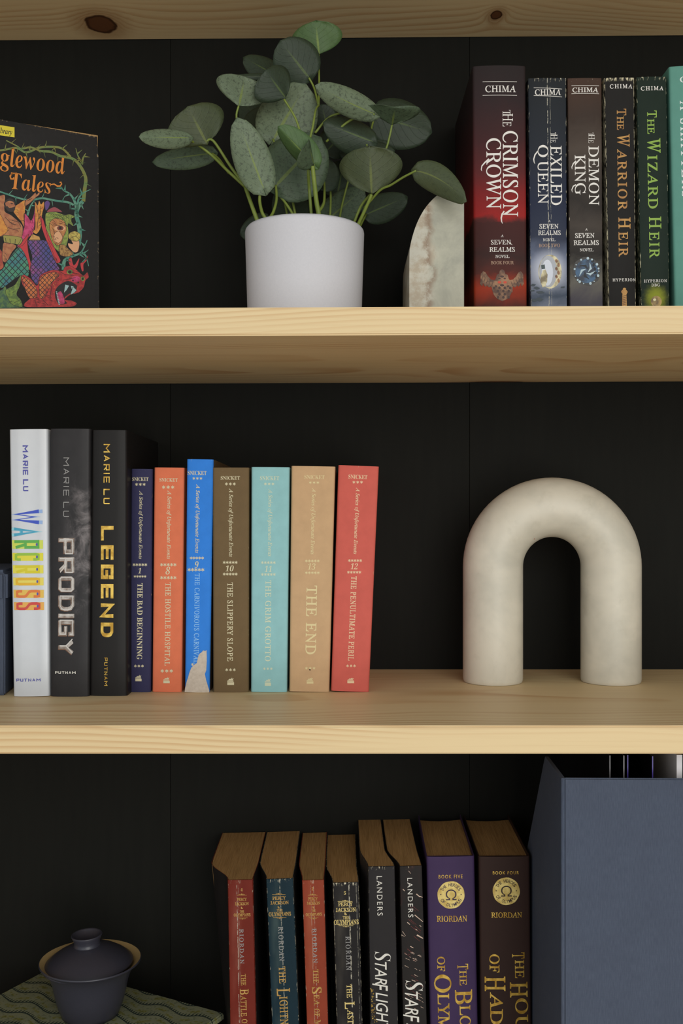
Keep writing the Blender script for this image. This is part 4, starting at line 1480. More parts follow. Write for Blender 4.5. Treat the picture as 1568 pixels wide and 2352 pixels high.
for (a, b, c, e, w) in ((938, 2000, 943, 2006, 1), (956, 2053, 964, 2060, 2.4), (963, 2058, 970, 2061, 2), (925, 2042, 929, 2046, 2), (952, 2101, 971, 2117, 2), (935, 2118, 941, 2123, 2), (957, 2147, 971, 2155, 3.2), (924, 2139, 931, 2149, 1), (922, 2147, 929, 2151, 1), (954, 2134, 958, 2136, 1.5), (963, 2125, 967, 2128, 1.6), (942, 2173, 949, 2177, 2)):
    P.line([(a, b), (c, e)], [w, w * .6], stk)
for k in range(54):
    v = 2186 + 165 * random.random() ** 1.2
    u = 925 + (v - 2100) * .03 + 46 * random.random()
    L = 3 + 8 * random.random()
    if u + L < 972 + (v - 2186) * .03:
        P.line([(u, v), (u + L, v + L * .5)], [.5 + random.random(), .5], stk if random.random() < .68 else stk2, .00002)
for k in range(16):
    v = 2080 + 220 * random.random()
    u = 928 + 26 * random.random()
    P.line([(u, v), (u + 14, v + 12)], [.8, .5], stk2)
P.make('streak_print', r, 'pale and red falling streaks')


def seal(P, u, v, R, m, dark):
    P.disc(u, v, R, R, m, 0, 40, .02)
    P.text('Ω', 'plain:off=-0.006', u - 12, v - 12.5, u + 12.5, v + 12, dark, 'H', .00005)
    for word, a0, a1, top in (('THE HEROES', 150, 34, True), ('OF OLYMPUS', 212, 330, False)):
        n = len(word)
        for i, ch in enumerate(word):
            if ch == ' ':
                continue
            a = math.radians(a0 + (a1 - a0) * i / (n - 1))
            cx, cz = P.loc(u + R * .75 * math.cos(a), v - R * .75 * math.sin(a))
            px = abs(P.loc(u + 1, v)[0] - P.loc(u, v)[0])
            vs, fs = glyphs(ch, 'plain:off=0.012')
            w, h = (5.2 if ch not in 'IEFL' else 3.8) * px, 7.6 * px
            t = a - math.pi / 2 if top else a + math.pi / 2
            P.put([(cx + (x - .5) * w * math.cos(t) - (y - .5) * h * math.sin(t), cz + (x - .5) * w * math.sin(t) + (y - .5) * h * math.cos(t)) for x, y in vs], fs, dark, .00005)
    for s in (-1, 1):
        P.disc(u + s * R * .74, v - 1, 1.4, 1.4, dark, .00005, 8)


seal_gold = foil('seal_gold', (226, 204, 128), (196, 168, 92), .4, .35)
for (look, tl, tr, vt, bl, br, vb, cm, yaw, bk, bkbox, sealc, dark, rio, lines) in (
    ('thick purple jacketed hardcover with a gold seal', 979, 1089, 1967, 987.5, 1097, 2352, lc['bo'], -1.0, 'BOOK FIVE', (1006.8, 2008.4, 1061.8, 2016.8), (1035.2, 2054.7), ink('seal_purple', (52, 36, 60)), (1002.6, 2102.4, 1072, 2116.4),
     [('OF', 1003.4, 2196.4, 1021.7, 2230), ('O', 996.5, 2237.5, 1036, 2279), ('LYMPUS', 1005.5, 2281, 1033, 2440), ('T', 1049.7, 2213, 1074.5, 2226), ('HE', 1055, 2228, 1071, 2262.5), ('B', 1044.5, 2272, 1084, 2306), ('LOOD', 1055.5, 2308, 1081, 2412)]),
    ('thick brown jacketed hardcover with a gold seal beside the grey file', 1099, 1216.5, 1967, 1104.5, 1220, 2352, lc['ho'], -.6, 'BOOK FOUR', (1131, 2000.3, 1191, 2007.5), (1162, 2046.2), ink('seal_brown', (50, 32, 28)), (1127.5, 2094.8, 1198, 2107),
     [('OF', 1123.3, 2190.8, 1146.6, 2232.9), ('H', 1112.5, 2242, 1160, 2276), ('ADES', 1125, 2278, 1155, 2415), ('T', 1175, 2187, 1204, 2201), ('HE', 1182, 2204, 1203, 2246), ('H', 1170.5, 2254.7, 1211, 2290), ('OUSE', 1183, 2292, 1213, 2430)]),
):
    r, M1, sf = book(look, .858, tl, tr, vt, bl, br, vb, low_base, .118, cm, pages_tan, 'jacket', PJ, yaw=yaw, bulge=.0007)
    P = Print(M1, surface=sf)
    P.text(bk, 'plain:off=0.006:space=1.3', *bkbox, gold)
    P.make('series_number', r)
    P = Print(M1, surface=sf)
    seal(P, *sealc, 31.4, seal_gold, dark)
    P.make('emblem', r, 'round gold seal with an omega')
    P = Print(M1, surface=sf)
    P.text('RIORDAN', 'roman:off=0.012', *rio, gold)
    P.make('author_name', r)
    P = Print(M1, surface=sf)
    for (s, u0, v0, u1, v1) in lines:
        P.text(s, 'roman:off=0.012', u0, v0, u1, v1, gold, 'V')
    P.make('title', r)

# ------------------------------------------------------------------ marble arch
stone = Mat('arch_marble', (214, 204, 184), .42, spec=.4)
p = stone.obj()
a = stone.noise(p, 18, 4, .6, .4)
b = stone.noise(stone.add(p, (3, 1, 7)), 60, 4, .65)
c = stone.mix(stone.step(a, .35, .7), (214, 206, 188), (194, 188, 172))
c = stone.mix(stone.f('MULTIPLY', stone.step(b, .52, .78), .4), c, (180, 172, 152))
c = stone.mix(stone.f('MULTIPLY', stone.step(stone.noise(p, 150, 5, .7), .62, .8), .3), c, (232, 224, 206))
c = stone.mix(stone.step(stone.noise(stone.mul(p, (1, 1, .6)), 240, 1, .5), .80, .82), c, (170, 84, 60))
stone.color(c)
stone.b.inputs['Subsurface Weight'].default_value = .12
stone.b.inputs['Subsurface Radius'].default_value = (.006, .005, .004)
stone.bump(stone.noise(p, 120, 4), .06, .001)
da = .910
k = da / FPX
xl, xr = (1131.5 - 784) * k, (1402.5 - 784) * k
zt = CZ + (1181 - 1097) * k
R, rt = (xr - xl) / 2, 68.3 * k
zc = zt - rt - R
path = [Vector((xl, 0, Z_MID + .0035 + (zc - Z_MID - .0035) * q / 6)) for q in range(6)]
path += [Vector(((xl + xr) / 2 - R * math.cos(math.pi * q / 40), 0, zc + R * math.sin(math.pi * q / 40))) for q in range(41)]
path += [Vector((xr, 0, zc + (Z_MID + .0035 - zc) * q / 6)) for q in range(1, 7)]
ends = [(0, -.0035, .955), (0, -.0012, .985)]
seg = 40
V, F = [], []
N = len(path)
cent = [path[0] + Vector((0, 0, -.0033)), path[0] + Vector((0, 0, -.0026)), path[0] + Vector((0, 0, -.0012))] + path + [path[-1] + Vector((0, 0, -.0012)), path[-1] + Vector((0, 0, -.0026)), path[-1] + Vector((0, 0, -.0033))]
rad = [rt * .97, rt * .985, rt * .996] + [rt] * N + [rt * .996, rt * .985, rt * .97]
tang = []
for i in range(len(cent)):
    t = (cent[min(i + 1, len(cent) - 1)] - cent[max(i - 1, 0)]).normalized()
    tang.append(t)
for i, cpt in enumerate(cent):
    sd = Vector((tang[i].z, 0, -tang[i].x))
    for j in range(seg):
        an = 2 * math.pi * j / seg
        V.append((cpt.x + (sd.x * math.cos(an)) * rad[i], math.sin(an) * rad[i], cpt.z + sd.z * math.cos(an) * rad[i] - Z_MID))
for i in range(len(cent) - 1):
    for j in range(seg):
        q = (j + 1) % seg
        F.append((i * seg + j, i * seg + q, (i + 1) * seg + q, (i + 1) * seg + j))
F += [tuple(range(seg))[::-1], tuple((len(cent) - 1) * seg + j for j in range(seg))]
bm = bmesh.new()
bv = [bm.verts.new((v[0] - (xl + xr) / 2, v[1], v[2])) for v in V]
for f in F:
    bm.faces.new([bv[i] for i in f])
ar = bmobj('marble_arch', bm, stone.m, None, auto=.9)
ar.location = ((xl + xr) / 2, da, Z_MID + .0001)
tag(ar, 'cream marble arch sculpture standing alone on the middle shelf', 'sculpture')

# ------------------------------------------------------------------ quarter-round marble bookend
bk = Mat('bookend_marble', (170, 166, 148), .38, spec=.4)
p = bk.obj()
x, y, z = bk.xyz(p)
n1 = bk.noise(p, 26, 5, .65, .5)
n2 = bk.noise(bk.add(p, (5, 2, 1)), 90, 5, .7)
c = bk.mix(bk.step(n1, .35, .68), (172, 168, 148), (146, 144, 128))
c = bk.mix(bk.f('MULTIPLY', bk.step(n2, .5, .75), .4), c, (142, 136, 120))
left = bk.f('SUBTRACT', 1.0, bk.step(bk.f('ADD', x, bk.f('MULTIPLY', bk.f('SUBTRACT', n1, .5), .03)), -.010, .000))
c = bk.mix(bk.f('MULTIPLY', left, .6), c, bk.mix(bk.step(n2, .40, .62), (196, 188, 172), (168, 146, 120)))
vx = bk.f('ADD', bk.f('ADD', x, .006), bk.f('MULTIPLY', bk.f('SUBTRACT', bk.noise(bk.vec(0.0, 0.0, z), 34, 3), .5), .030))
vein = bk.f('SUBTRACT', 1.0, bk.step(bk.f('ABSOLUTE', bk.f('ADD', vx, bk.f('MULTIPLY', bk.f('SUBTRACT', n2, .5), .012))), -.001, .0048))
c = bk.mix(bk.f('MULTIPLY', vein, bk.f('MULTIPLY', .9, bk.step(n2, .34, .55))), c, (122, 94, 66))
bk.color(c)
db = .812
k = db / FPX
x0, x1 = (940 - 784) * k, (1065.5 - 784) * k
w = x1 - x0
zb = z_upper((x0 + x1) / 2) + .0004
hb = CZ + (1181 - 433) * k - zb
prof = [(w / 2, 0), (w / 2, hb - .0015), (w / 2 - .0012, hb)]
# the arc: read off the photograph's silhouette, as fractions of width and height
for a, b in ((.80, 1.0), (.66, .985), (.52, .955), (.38, .905), (.26, .845), (.15, .765), (.07, .68), (.02, .60), (0, .52), (-.004, .25)):
    prof.append((-w / 2 + a * w, b * hb))
prof.append((-w / 2, 0))
sm = catmull([Vector((a, b, 0)) for a, b in prof[2:-1]], 4)
prof = prof[:2] + [(v.x, v.y) for v in sm] + [prof[-1]]
bm = bmesh.new()
fa = [bm.verts.new((a, 0, b)) for a, b in prof]
fb = [bm.verts.new((a, .085, b)) for a, b in prof]
bm.faces.new(fa)
bm.faces.new(fb[::-1])
for i in range(len(prof)):
    q = (i + 1) % len(prof)
    bm.faces.new((fa[i], fb[i], fb[q], fa[q]))
rim_e = [e for e in bm.edges if abs(e.verts[0].co.y - e.verts[1].co.y) < 1e-6]
bmesh.ops.bevel(bm, geom=rim_e, offset=.0008, segments=2, affect='EDGES')
be = bmobj('bookend', bm, bk.m, None, auto=.7)
be.location = ((x0 + x1) / 2, db, zb)
tag(be, 'grey-green marble quarter-round bookend with a brown vein beside the red hardcover', 'bookend')

# ------------------------------------------------------------------ potted plant
dp = .850
k = dp / FPX
pot_c = Vector(((699.5 - 784) * k, dp, 0))
zp = z_upper(pot_c.x) + .0004
pot = thing('potted_plant', (pot_c.x, dp, zp), 'leafy dusty green eucalyptus-like plant in a white pot', 'plant')
pm = Mat('white_ceramic', (206, 203, 206), .62, spec=.3)
pm.color(pm.mix(pm.noise(pm.obj(), 700, 3, .7), (210, 207, 210), (198, 195, 199)))
pm.bump(pm.noise(pm.obj(), 900, 2), .08, .0003)
HP = CZ + (1181 - 527) * k - zp
rt_, rb_ = 136.5 * k, 129.5 * k
prof = [(0, .0), (rb_ - .004, 0), (rb_ - .001, .001), (rb_, .004)]
for q in range(1, 9):
    prof.append((rb_ + (rt_ - rb_) * q / 8, .004 + (HP - .008) * q / 8))
prof += [(rt_ - .0004, HP - .002), (rt_ - .0018, HP - .0002), (rt_ - .0034, HP - .0004), (rt_ - .0042, HP - .003), (rt_ - .0060, HP - .020), (rb_ - .006, .010), (0, .008)]
bmobj('pot', lathe_bm(prof, 96), pm.m, pot, smooth=True)
soil = Mat('dark_soil', (38, 32, 26), .95)
soil.bump(soil.noise(soil.obj(), 500, 3), .8, .002)
bmobj('soil', lathe_bm([(0, HP - .016), (.02, HP - .014), (rt_ - .0063, HP - .018), (rt_ - .0075, HP - .030), (0, HP - .030)], 48), soil.m, pot)


def leaf_mat(name, a, b, mid, spk=.5):
    M = Mat(name, a, .55, spec=.35)
    p = M.obj()
    u, v, _ = M.xyz(M.uv())
    c = M.mix(M.noise(p, 60, 3), a, b)
    sp = M.step(M.noise(p, 420, 6, .75), .50, .64)
    c = M.mix(M.f('MULTIPLY', sp, spk), c, tuple(int(q * .5) for q in a))
    s = M.f('ABSOLUTE', M.f('SUBTRACT', v, .5))
    ph = M.f('FRACT', M.f('MULTIPLY', M.f('SUBTRACT', u, M.f('MULTIPLY', s, .9)), 6.0))
    lat = M.f('SUBTRACT', 1.0, M.step(M.f('ABSOLUTE', M.f('SUBTRACT', ph, .5)), .0, .07))
    c = M.mix(M.f('MULTIPLY', lat, .12), c, tuple(int(q * .62) for q in a))
    wv = M.f('MULTIPLY', M.f('SUBTRACT', 1.0, u), .030)
    mk = M.f('MULTIPLY', M.f('SUBTRACT', 1.0, M.f('GREATER_THAN', s, M.f('ADD', wv, .004))), M.f('SUBTRACT', 1.0, M.step(u, .35, .95)))
    c = M.mix(M.f('MULTIPLY', mk, .8), c, mid)
    M.color(c)
    M.bump(M.f('ADD', M.f('MULTIPLY', M.noise(p, 400, 3), .5), lat), .25, .0007)
    return M.m


LM = {
    'light': leaf_mat('pale_leaf', (112, 124, 98), (92, 106, 82), (118, 132, 66), .75),
    'fresh': leaf_mat('fresh_leaf', (80, 104, 58), (66, 92, 54), (120, 138, 66), .25),
    'mid': leaf_mat('dusty_leaf', (78, 92, 68), (60, 76, 56), (98, 112, 54), .7),
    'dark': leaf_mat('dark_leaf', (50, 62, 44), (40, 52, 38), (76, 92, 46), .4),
    'brown': leaf_mat('olive_leaf', (72, 78, 48), (62, 72, 48), (98, 106, 52), .35),
}
stem_m = Mat('green_stem', (122, 138, 58), .5)
stem_m.color(stem_m.mix(stem_m.noise(stem_m.obj(), 120, 3), (132, 146, 62), (96, 112, 46)))
Minv = mat_of(pot).inverted()


def q2(a, b, d):
    return Minv @ at(300 + a / 1.96, 40 + b / 1.96, d)


def leaf(base, tip, width, db_, dt, roll=0.0, cup=.15, fold=.0, droop=.0, mat='dark', blunt=.8, skew=0.0, wave=.02):
    """base, tip: where the petiole joins and where the blade ends; width in the same crop units; roll turns the blade about its axis"""
    b, t = q2(*base, db_), q2(*tip, dt)
    ax = t - b
    L = ax.length
    ax = ax / L
    view = Vector((0, -1, 0))
    side = ax.cross(view)
    if side.length < .2:
        side = Vector((1, 0, 0))
    side = (side - ax * side.dot(ax)).normalized()
    nrm = side.cross(ax).normalized()
    if nrm.y > 0:
        nrm, side = -nrm, -side
    rr = math.radians(roll)
    s2 = side * math.cos(rr) + nrm * math.sin(rr)
    n2 = nrm * math.cos(rr) - side * math.sin(rr)
    Wd = width / 1.96 * db_ / FPX / 2 * 1.05
    V, F, U = [], [], []
    nt, ns = 14, 10
    ph = random.random() * 6
    for i in range(nt + 1):
        q = i / nt
        wq = math.sin(math.pi * min(1, q ** blunt)) ** .52 if 0 < q < 1 else 0.0
        wq = max(wq, .015)
        for j in range(ns + 1):
            s = -1 + 2 * j / ns
            e = s * wq
            back = (-.10 if blunt < 1 else .04) * abs(s) ** 2 * (1 - q) ** 2 * L      # the two lobes reach behind the joint
            P_ = b + ax * (q * L + back + skew * e * L * .3) + s2 * (e * Wd)
            P_ = P_ + n2 * (-cup * Wd * e * e - fold * Wd * abs(e) + wave * Wd * math.sin(5 * q + 4 * s + ph) * abs(s))
            P_ = P_ + Vector((0, 0, -1)) * (droop * L * q * q)
            V.append(P_)
            U.append((q, .5 + s / 2))
    th = Vector(n2) * -.00035
    n0 = len(V)
    V += [v + th for v in V]
    U += U[:]
    for i in range(nt):
        for j in range(ns):
            a = i * (ns + 1) + j
            F.append((a, a + 1, a + ns + 2, a + ns + 1))
            F.append((n0 + a + ns + 1, n0 + a + ns + 2, n0 + a + 1, n0 + a))
    rimv = [j for j in range(ns + 1)] + [i * (ns + 1) + ns for i in range(1, nt + 1)] + [nt * (ns + 1) + j for j in range(ns - 1, -1, -1)] + [i * (ns + 1) for i in range(nt - 1, 0, -1)]
    for a, c_ in zip(rimv, rimv[1:] + rimv[:1]):
        F.append((c_, a, n0 + a, n0 + c_))
    return obj('leaf', V, F, LM[mat], pot, smooth=True, uvs=U)


LEAVES = [
    # base, tip, width, depth base, depth tip, roll, cup, fold, droop, tint
    ((848, 170), (832, 14), 218, .868, .862, 0, .12, .12, 0, 'fresh', 1.2),
    ((802, 272), (672, 104), 208, .858, .846, 6, .15, .1, 0, 'dark'),
    ((656, 262), (506, 178), 112, .885, .892, 0, .2, .1, 0, 'dark'),
    ((700, 366), (606, 236), 200, .84, .828, -14, .12, .2, .0, 'dark', 1.2),
    ((640, 262), (440, 268), 30, .852, .846, 0, .2, .2, 0, 'dark'),
    ((486, 402), (514, 266), 240, .842, .83, -4, .1, .2, 0, 'light', 1.25),
    ((346, 574), (256, 400), 270, .838, .826, -8, .12, .15, 0, 'brown', 1.1),
    ((264, 542), (38, 538), 84, .826, .80, 10, .3, .3, .0, 'light'),
    ((366, 612), (96, 640), 104, .862, .87, 0, .2, .1, .04, 'mid'),
    ((598, 772), (478, 450), 164, .815, .806, 0, .12, .16, 0, 'light'),
    ((640, 552), (790, 300), 262, .86, .858, 0, .12, .12, 0, 'light'),
    ((1100, 436), (830, 322), 112, .838, .81, 22, .35, .1, -.05, 'light'),
    ((648, 762), (858, 540), 290, .846, .85, 0, .1, .1, 0, 'mid'),
    ((830, 668), (662, 490), 116, .812, .80, 30, .2, .5, 0, 'fresh'),
    ((826, 664), (800, 560), 130, .812, .796, -50, .2, .4, 0, 'mid'),
    ((1090, 560), (866, 472), 150, .85, .842, 0, .25, .25, 0, 'dark'),
    ((880, 602), (1010, 468), 150, .885, .89, 0, .1, .1, 0, 'dark'),
    ((1100, 440), (1356, 520), 220, .895, .90, 0, .12, .1, .0, 'dark'),
    ((1176, 486), (1190, 404), 228, .846, .828, -10, .1, .2, 0, 'mid', 1.3),
    ((1084, 800), (1076, 578), 272, .822, .81, 4, .12, .2, 0, 'brown', 1.3),
    ((1284, 690), (1512, 728), 128, .796, .785, -14, .3, .1, .42, 'brown'),
    ((868, 926), (1050, 768), 150, .884, .895, 0, .1, .1, 0, 'mid'),
    ((742, 916), (680, 752), 160, .89, .90, 0, .1, .1, 0, 'dark'),
    ((622, 920), (492, 980), 120, .888, .9, 0, .1, .1, 0, 'dark'),
    ((1060, 886), (1246, 806), 130, .90, .915, 0, .1, .1, 0, 'dark'),
    ((626, 520), (500, 372), 150, .895, .91, 0, .1, .1, 0, 'dark'),
    ((1000, 660), (1160, 556), 130, .89, .90, 0, .1, .1, 0, 'dark'),
    ((930, 800), (960, 640), 150, .90, .905, 0, .1, .1, 0, 'dark'),
    ((960, 610), (1190, 600), 120, .88, .885, 0, .15, .2, .0, 'dark'),
    ((700, 770), (660, 640), 170, .872, .876, 0, .1, .1, 0, 'dark'),
    ((840, 760), (900, 640), 150, .87, .878, 0, .1, .1, 0, 'dark'),
    ((560, 500), (610, 400), 130, .88, .89, 0, .1, .1, 0, 'dark'),
    ((600, 690), (560, 560), 90, .89, .9, 0, .1, .1, 0, 'dark'),
    ((880, 480), (860, 390), 110, .88, .88, 0, .1, .1, 0, 'dark'),
]
for (b, t, w, d0, d1_, roll, cup, fold, droop, m, *bl_) in LEAVES:
    leaf(b, t, w, d0, d1_, roll, cup, fold, droop, m, *bl_, wave=.05 if bl_ else .025)


def stem(pts, r0=.0011, r1=.0007):
    P3 = catmull([q2(*p) for p in pts], 5)
    n = len(P3)
    v, f = tube(P3, [r0 + (r1 - r0) * i / (n - 1) for i in range(n)], 8)
    obj('stem', v, f, stem_m.m, pot, smooth=True)


for pts, r0, r1 in [
    ([(590, 985, .835), (575, 930, .834), (546, 850, .834), (515, 762, .836)], .0019, .0015),
    ([(515, 762, .836), (436, 690, .838), (366, 622, .845), (300, 572, .84), (252, 546, .827)], .0013, .0009),
    ([(515, 762, .836), (450, 672, .838), (372, 556, .838), (338, 560, .838)], .0013, .0009),
    ([(622, 985, .828), (615, 920, .828), (592, 880, .826), (580, 820, .82), (588, 765, .816)], .0015, .0011),
    ([(615, 915, .828), (640, 880, .834), (656, 820, .84), (653, 756, .845)], .0013, .001),
    ([(600, 735, .85), (640, 772, .85), (700, 840, .848), (746, 920, .845), (760, 985, .843)], .0009, .0012),
    ([(820, 985, .838), (814, 900, .838), (804, 780, .836), (799, 690, .826), (800, 640, .832), (796, 580, .838), (770, 545, .84)], .0014, .0009),
    ([(850, 985, .826), (848, 900, .826), (836, 830, .822), (826, 740, .816), (818, 668, .812)], .0021, .0016),
    ([(842, 880, .828), (868, 840, .84), (872, 780, .86), (870, 730, .875)], .0012, .0009),
    ([(770, 545, .84), (742, 455, .84), (690, 368, .84)], .0009, .0008),
    ([(798, 575, .838), (818, 500, .84), (832, 420, .842), (846, 395, .845)], .0010, .0008),
    ([(846, 395, .845), (848, 300, .86), (847, 230, .866), (848, 168, .868)], .0009, .0007),
    ([(846, 400, .845), (826, 320, .858), (802, 272, .858)], .0009, .0008),
    ([(600, 735, .85), (560, 640, .85), (500, 520, .845), (476, 450, .843), (486, 398, .842)], .001, .0008),
    ([(660, 262, .87), (652, 280, .87), (700, 366, .86)], .0007, .0007),
    ([(830, 520, .85), (900, 445, .85), (1000, 424, .848)], .0010, .0008),
    ([(880, 560, .85), (970, 475, .845), (1050, 438, .84), (1098, 436, .838)], .0010, .0008),
    ([(1010, 990, .838), (1016, 950, .838), (1048, 880, .83), (1075, 820, .824), (1084, 796, .822)], .0015, .0012),
    ([(985, 990, .846), (1000, 940, .845), (1036, 850, .84), (1080, 795, .834)], .0012, .001),
    ([(1050, 860, .834), (1120, 780, .82), (1170, 755, .812), (1226, 720, .803), (1284, 690, .796)], .0010, .0008),
    ([(1080, 795, .836), (1100, 690, .86), (1146, 600, .85), (1164, 540, .848), (1176, 482, .846)], .0009, .0008),
    ([(1062, 572, .85), (1070, 620, .86), (1076, 700, .86)], .0008, .0009),
    ([(1100, 440, .895), (1080, 520, .885), (1076, 640, .87)], .0008, .0009),
    ([(366, 612, .862), (400, 640, .856), (440, 700, .845)], .0008, .0009),
    ([(868, 926, .884), (866, 985, .87)], .0008, .001),
    ([(742, 916, .89), (744, 985, .88)], .0008, .001),
    ([(622, 920, .888), (650, 985, .872)], .0008, .001),
    ([(1060, 886, .90), (1010, 985, .875)], .0008, .001),
    ([(640, 548, .86), (700, 700, .862), (760, 985, .86)], .0009, .0011),
    ([(626, 520, .895), (680, 760, .88), (720, 985, .87)], .0008, .001),
    ([(930, 800, .90), (920, 985, .878)], .0008, .001),
    ([(1000, 660, .89), (950, 850, .884), (930, 985, .872)], .0008, .001),
    ([(880, 602, .885), (900, 800, .88), (890, 985, .87)], .0008, .001),
]:
    stem(pts, r0, r1)

# ------------------------------------------------------------------ lidded cup (gaiwan) on the patterned box
clay = Mat('dark_clay', (52, 51, 60), .36, spec=.5)
clay.color(clay.mix(clay.noise(clay.obj(), 900, 3, .7), (46, 45, 54), (58, 57, 66)))
clay.bump(clay.noise(clay.obj(), 700, 3), .06, .0004)
inner = Mat('tan_glaze', (160, 136, 92), .5)
z_box = CZ - .4170
dg = .880
k = dg / FPX
gx = (207.5 - 784) * k
R = 114.5 * k
HR = CZ - (2207 - 1181) * k - z_box
cup = thing('lidded_cup', (gx, dg, z_box + .0002), 'small dark clay lidded cup on the patterned box', 'cup')
body = [(0, .0025), (.019, .0025), (.020, 0), (.0235, 0), (.0245, .003), (.0262, .007), (.0280, .013), (.0296, .020), (.0312, .028), (.0334, .0345), (.0362, HR - .0042), (.0398, HR - .0012), (R, HR), (R + .0002, HR + .0008), (R - .0005, HR + .0014)]
bmobj('cup_body', lathe_bm(body, 96), clay.m, cup, smooth=True)
ins = [(R - .0005, HR + .0014), (.0392, HR + .0002), (.0355, HR - .003), (.0322, .0345), (.0298, .028), (.027, .016), (.02, .008), (0, .006)]
o = bmobj('cup_interior', lathe_bm(ins, 96), inner.m, cup, smooth=True)
o['label'] = 'tan glazed inside of the cup'
lr = .0372
lid = bpy.data.objects.new('lid', None)
zk = HR + .0128
lidp = [(0, .0115), (.007, .0112), (.0105, .0104), (.018, .0078), (.026, .0036), (.032, -.0004), (lr - .0006, -.0044), (lr, -.0056), (lr - .0007, -.0062), (.031, -.0020), (.02, .0030), (0, .0060)]
lb = bmobj('lid', lathe_bm([(r_, z_ + HR + .0030) for r_, z_ in lidp[::-1]], 96), clay.m, cup, smooth=True)
lb.rotation_euler = (math.radians(1.0), math.radians(-2.5), 0)
lb.location = (-.0022 + math.tan(math.radians(2.5)) * HR, .0006 + math.tan(math.radians(1)) * HR, 0)
kp = [(0, .0140), (.006, .0141), (.0098, .0160), (.0113, .0186), (.0120, .0194), (.0126, .0192), (.0128, .0185), (.0118, .0166), (.0107, .0138), (.0105, .0120), (.0110, .0108), (.0114, .0096), (0, .0096)]
kb = bmobj('knob', lathe_bm([(r_, z_ + HR + .0030) for r_, z_ in kp[::-1]], 64), clay.m, lb, smooth=True)

# ------------------------------------------------------------------ patterned box
fab = Mat('vine_fabric', (120, 122, 92), .8, spec=.2)
p = fab.obj()
x, y, z = fab.xyz(p)
wy = fab.f('ADD', y, fab.f('MULTIPLY', fab.f('SINE', fab.f('MULTIPLY', fab.f('ADD', x, fab.f('MULTIPLY', y, .5)), 150.0)), .0034))
row = fab.f('DIVIDE', wy, .0165)
fr = fab.f('FRACT', row)
ln = fab.f('SUBTRACT', 1.0, fab.step(fab.f('ABSOLUTE', fab.f('SUBTRACT', fr, .5)), .02, .06))
t1 = fab.f('SINE', fab.f('MULTIPLY', x, 2300.0))
hook = fab.f('MULTIPLY', fab.f('SUBTRACT', 1.0, fab.step(fab.f('ABSOLUTE', fab.f('SUBTRACT', fr, fab.f('ADD', .5, fab.f('MULTIPLY', t1, .13)))), .09, .14)), fab.step(t1, -.1, .3))
nz = fab.noise(p, 420, 3, .6)
flo = fab.f('MULTIPLY', fab.step(fab.f('SINE', fab.f('MULTIPLY', fab.f('ADD', x, fab.f('MULTIPLY', fab.f('FLOOR', row), .013)), 240.0)), .1, .6), fab.step(fab.f('ABSOLUTE', fab.f('SUBTRACT', fr, .5)), .20, .34))
c = fab.mix(fab.noise(p, 60, 2), (140, 140, 112), (112, 116, 86))
c = fab.mix(fab.f('MULTIPLY', flo, fab.step(nz, .38, .56)), c, (116, 112, 48))
c = fab.mix(fab.f('MULTIPLY', fab.step(nz, .55, .62), .5), c, (74, 82, 60))
c = fab.mix(hook, c, (42, 52, 44))
c = fab.mix(ln, c, (36, 48, 44))
fab.color(c)
fab.bump(fab.noise(p, 2000, 2), .1, .0003)
cor = Vector((-.266, .972, 0))         # the far corner
e1 = Vector((.168, -.091, 0))
e1n = e1.normalized()
e2n = Vector((e1n.y, -e1n.x, 0))
if e2n.y > 0:
    e2n = -e2n
bw, bd = e1.length, .150
ctr = cor + e1n * bw / 2 + e2n * bd / 2
ang = math.atan2(e1n.y, e1n.x)
bx = thing('patterned_box', (ctr.x, ctr.y, Z_LOW + .0002), 'keepsake box covered in olive vine-patterned paper beneath the lidded cup', 'box', None, (0, 0, ang))
hbx = z_box - Z_LOW - .0002
wd = Mat('box_wood', (176, 132, 82), .6)
wd.color(wd.mix(wd.noise(wd.mul(wd.obj(), (20, 20, 300)), 1, 3), (184, 140, 88), (150, 106, 62)))
bmobj('box_body', box_bm(-bw / 2 + .0045, bw / 2 - .0045, -bd / 2 + .0045, bd / 2 - .0045, 0, hbx - .006, .001), wd.m, bx)['label'] = 'tan wooden side of the box'
bmobj('lid', box_bm(-bw / 2, bw / 2, -bd / 2, bd / 2, hbx - .006, hbx, .0012), fab.m, bx)

# ------------------------------------------------------------------ grey magazine file with sleeves
cloth = Mat('grey_book_cloth', (92, 96, 106), .8, spec=.2)
p = cloth.obj()
c = cloth.mix(cloth.noise(cloth.mul(p, (1500, 1500, 160)), 1, 3, .6), (60, 68, 84), (90, 98, 114))
c = cloth.mix(cloth.f('MULTIPLY', cloth.noise(p, 40, 3), .5), c, (62, 66, 80))
cloth.color(c)
cloth.bump(cloth.f('ADD', cloth.noise(cloth.mul(p, (1800, 1800, 120)), 1, 2), cloth.noise(cloth.mul(p, (120, 120, 1800)), 1, 2)), .25, .0004)
df = .735
k = df / FPX
fx0 = (1290 - 784) * k
FW, FD = .104, .2455
FH = CZ - (1788 - 1181) * k - Z_LOW - .0002
mf = thing('magazine_file', (fx0 + FW / 2, df, Z_LOW + .0002), 'large blue-grey cloth magazine file at the lower right', 'file box', None, (0, 0, math.radians(-1.0)))
tw = .0026
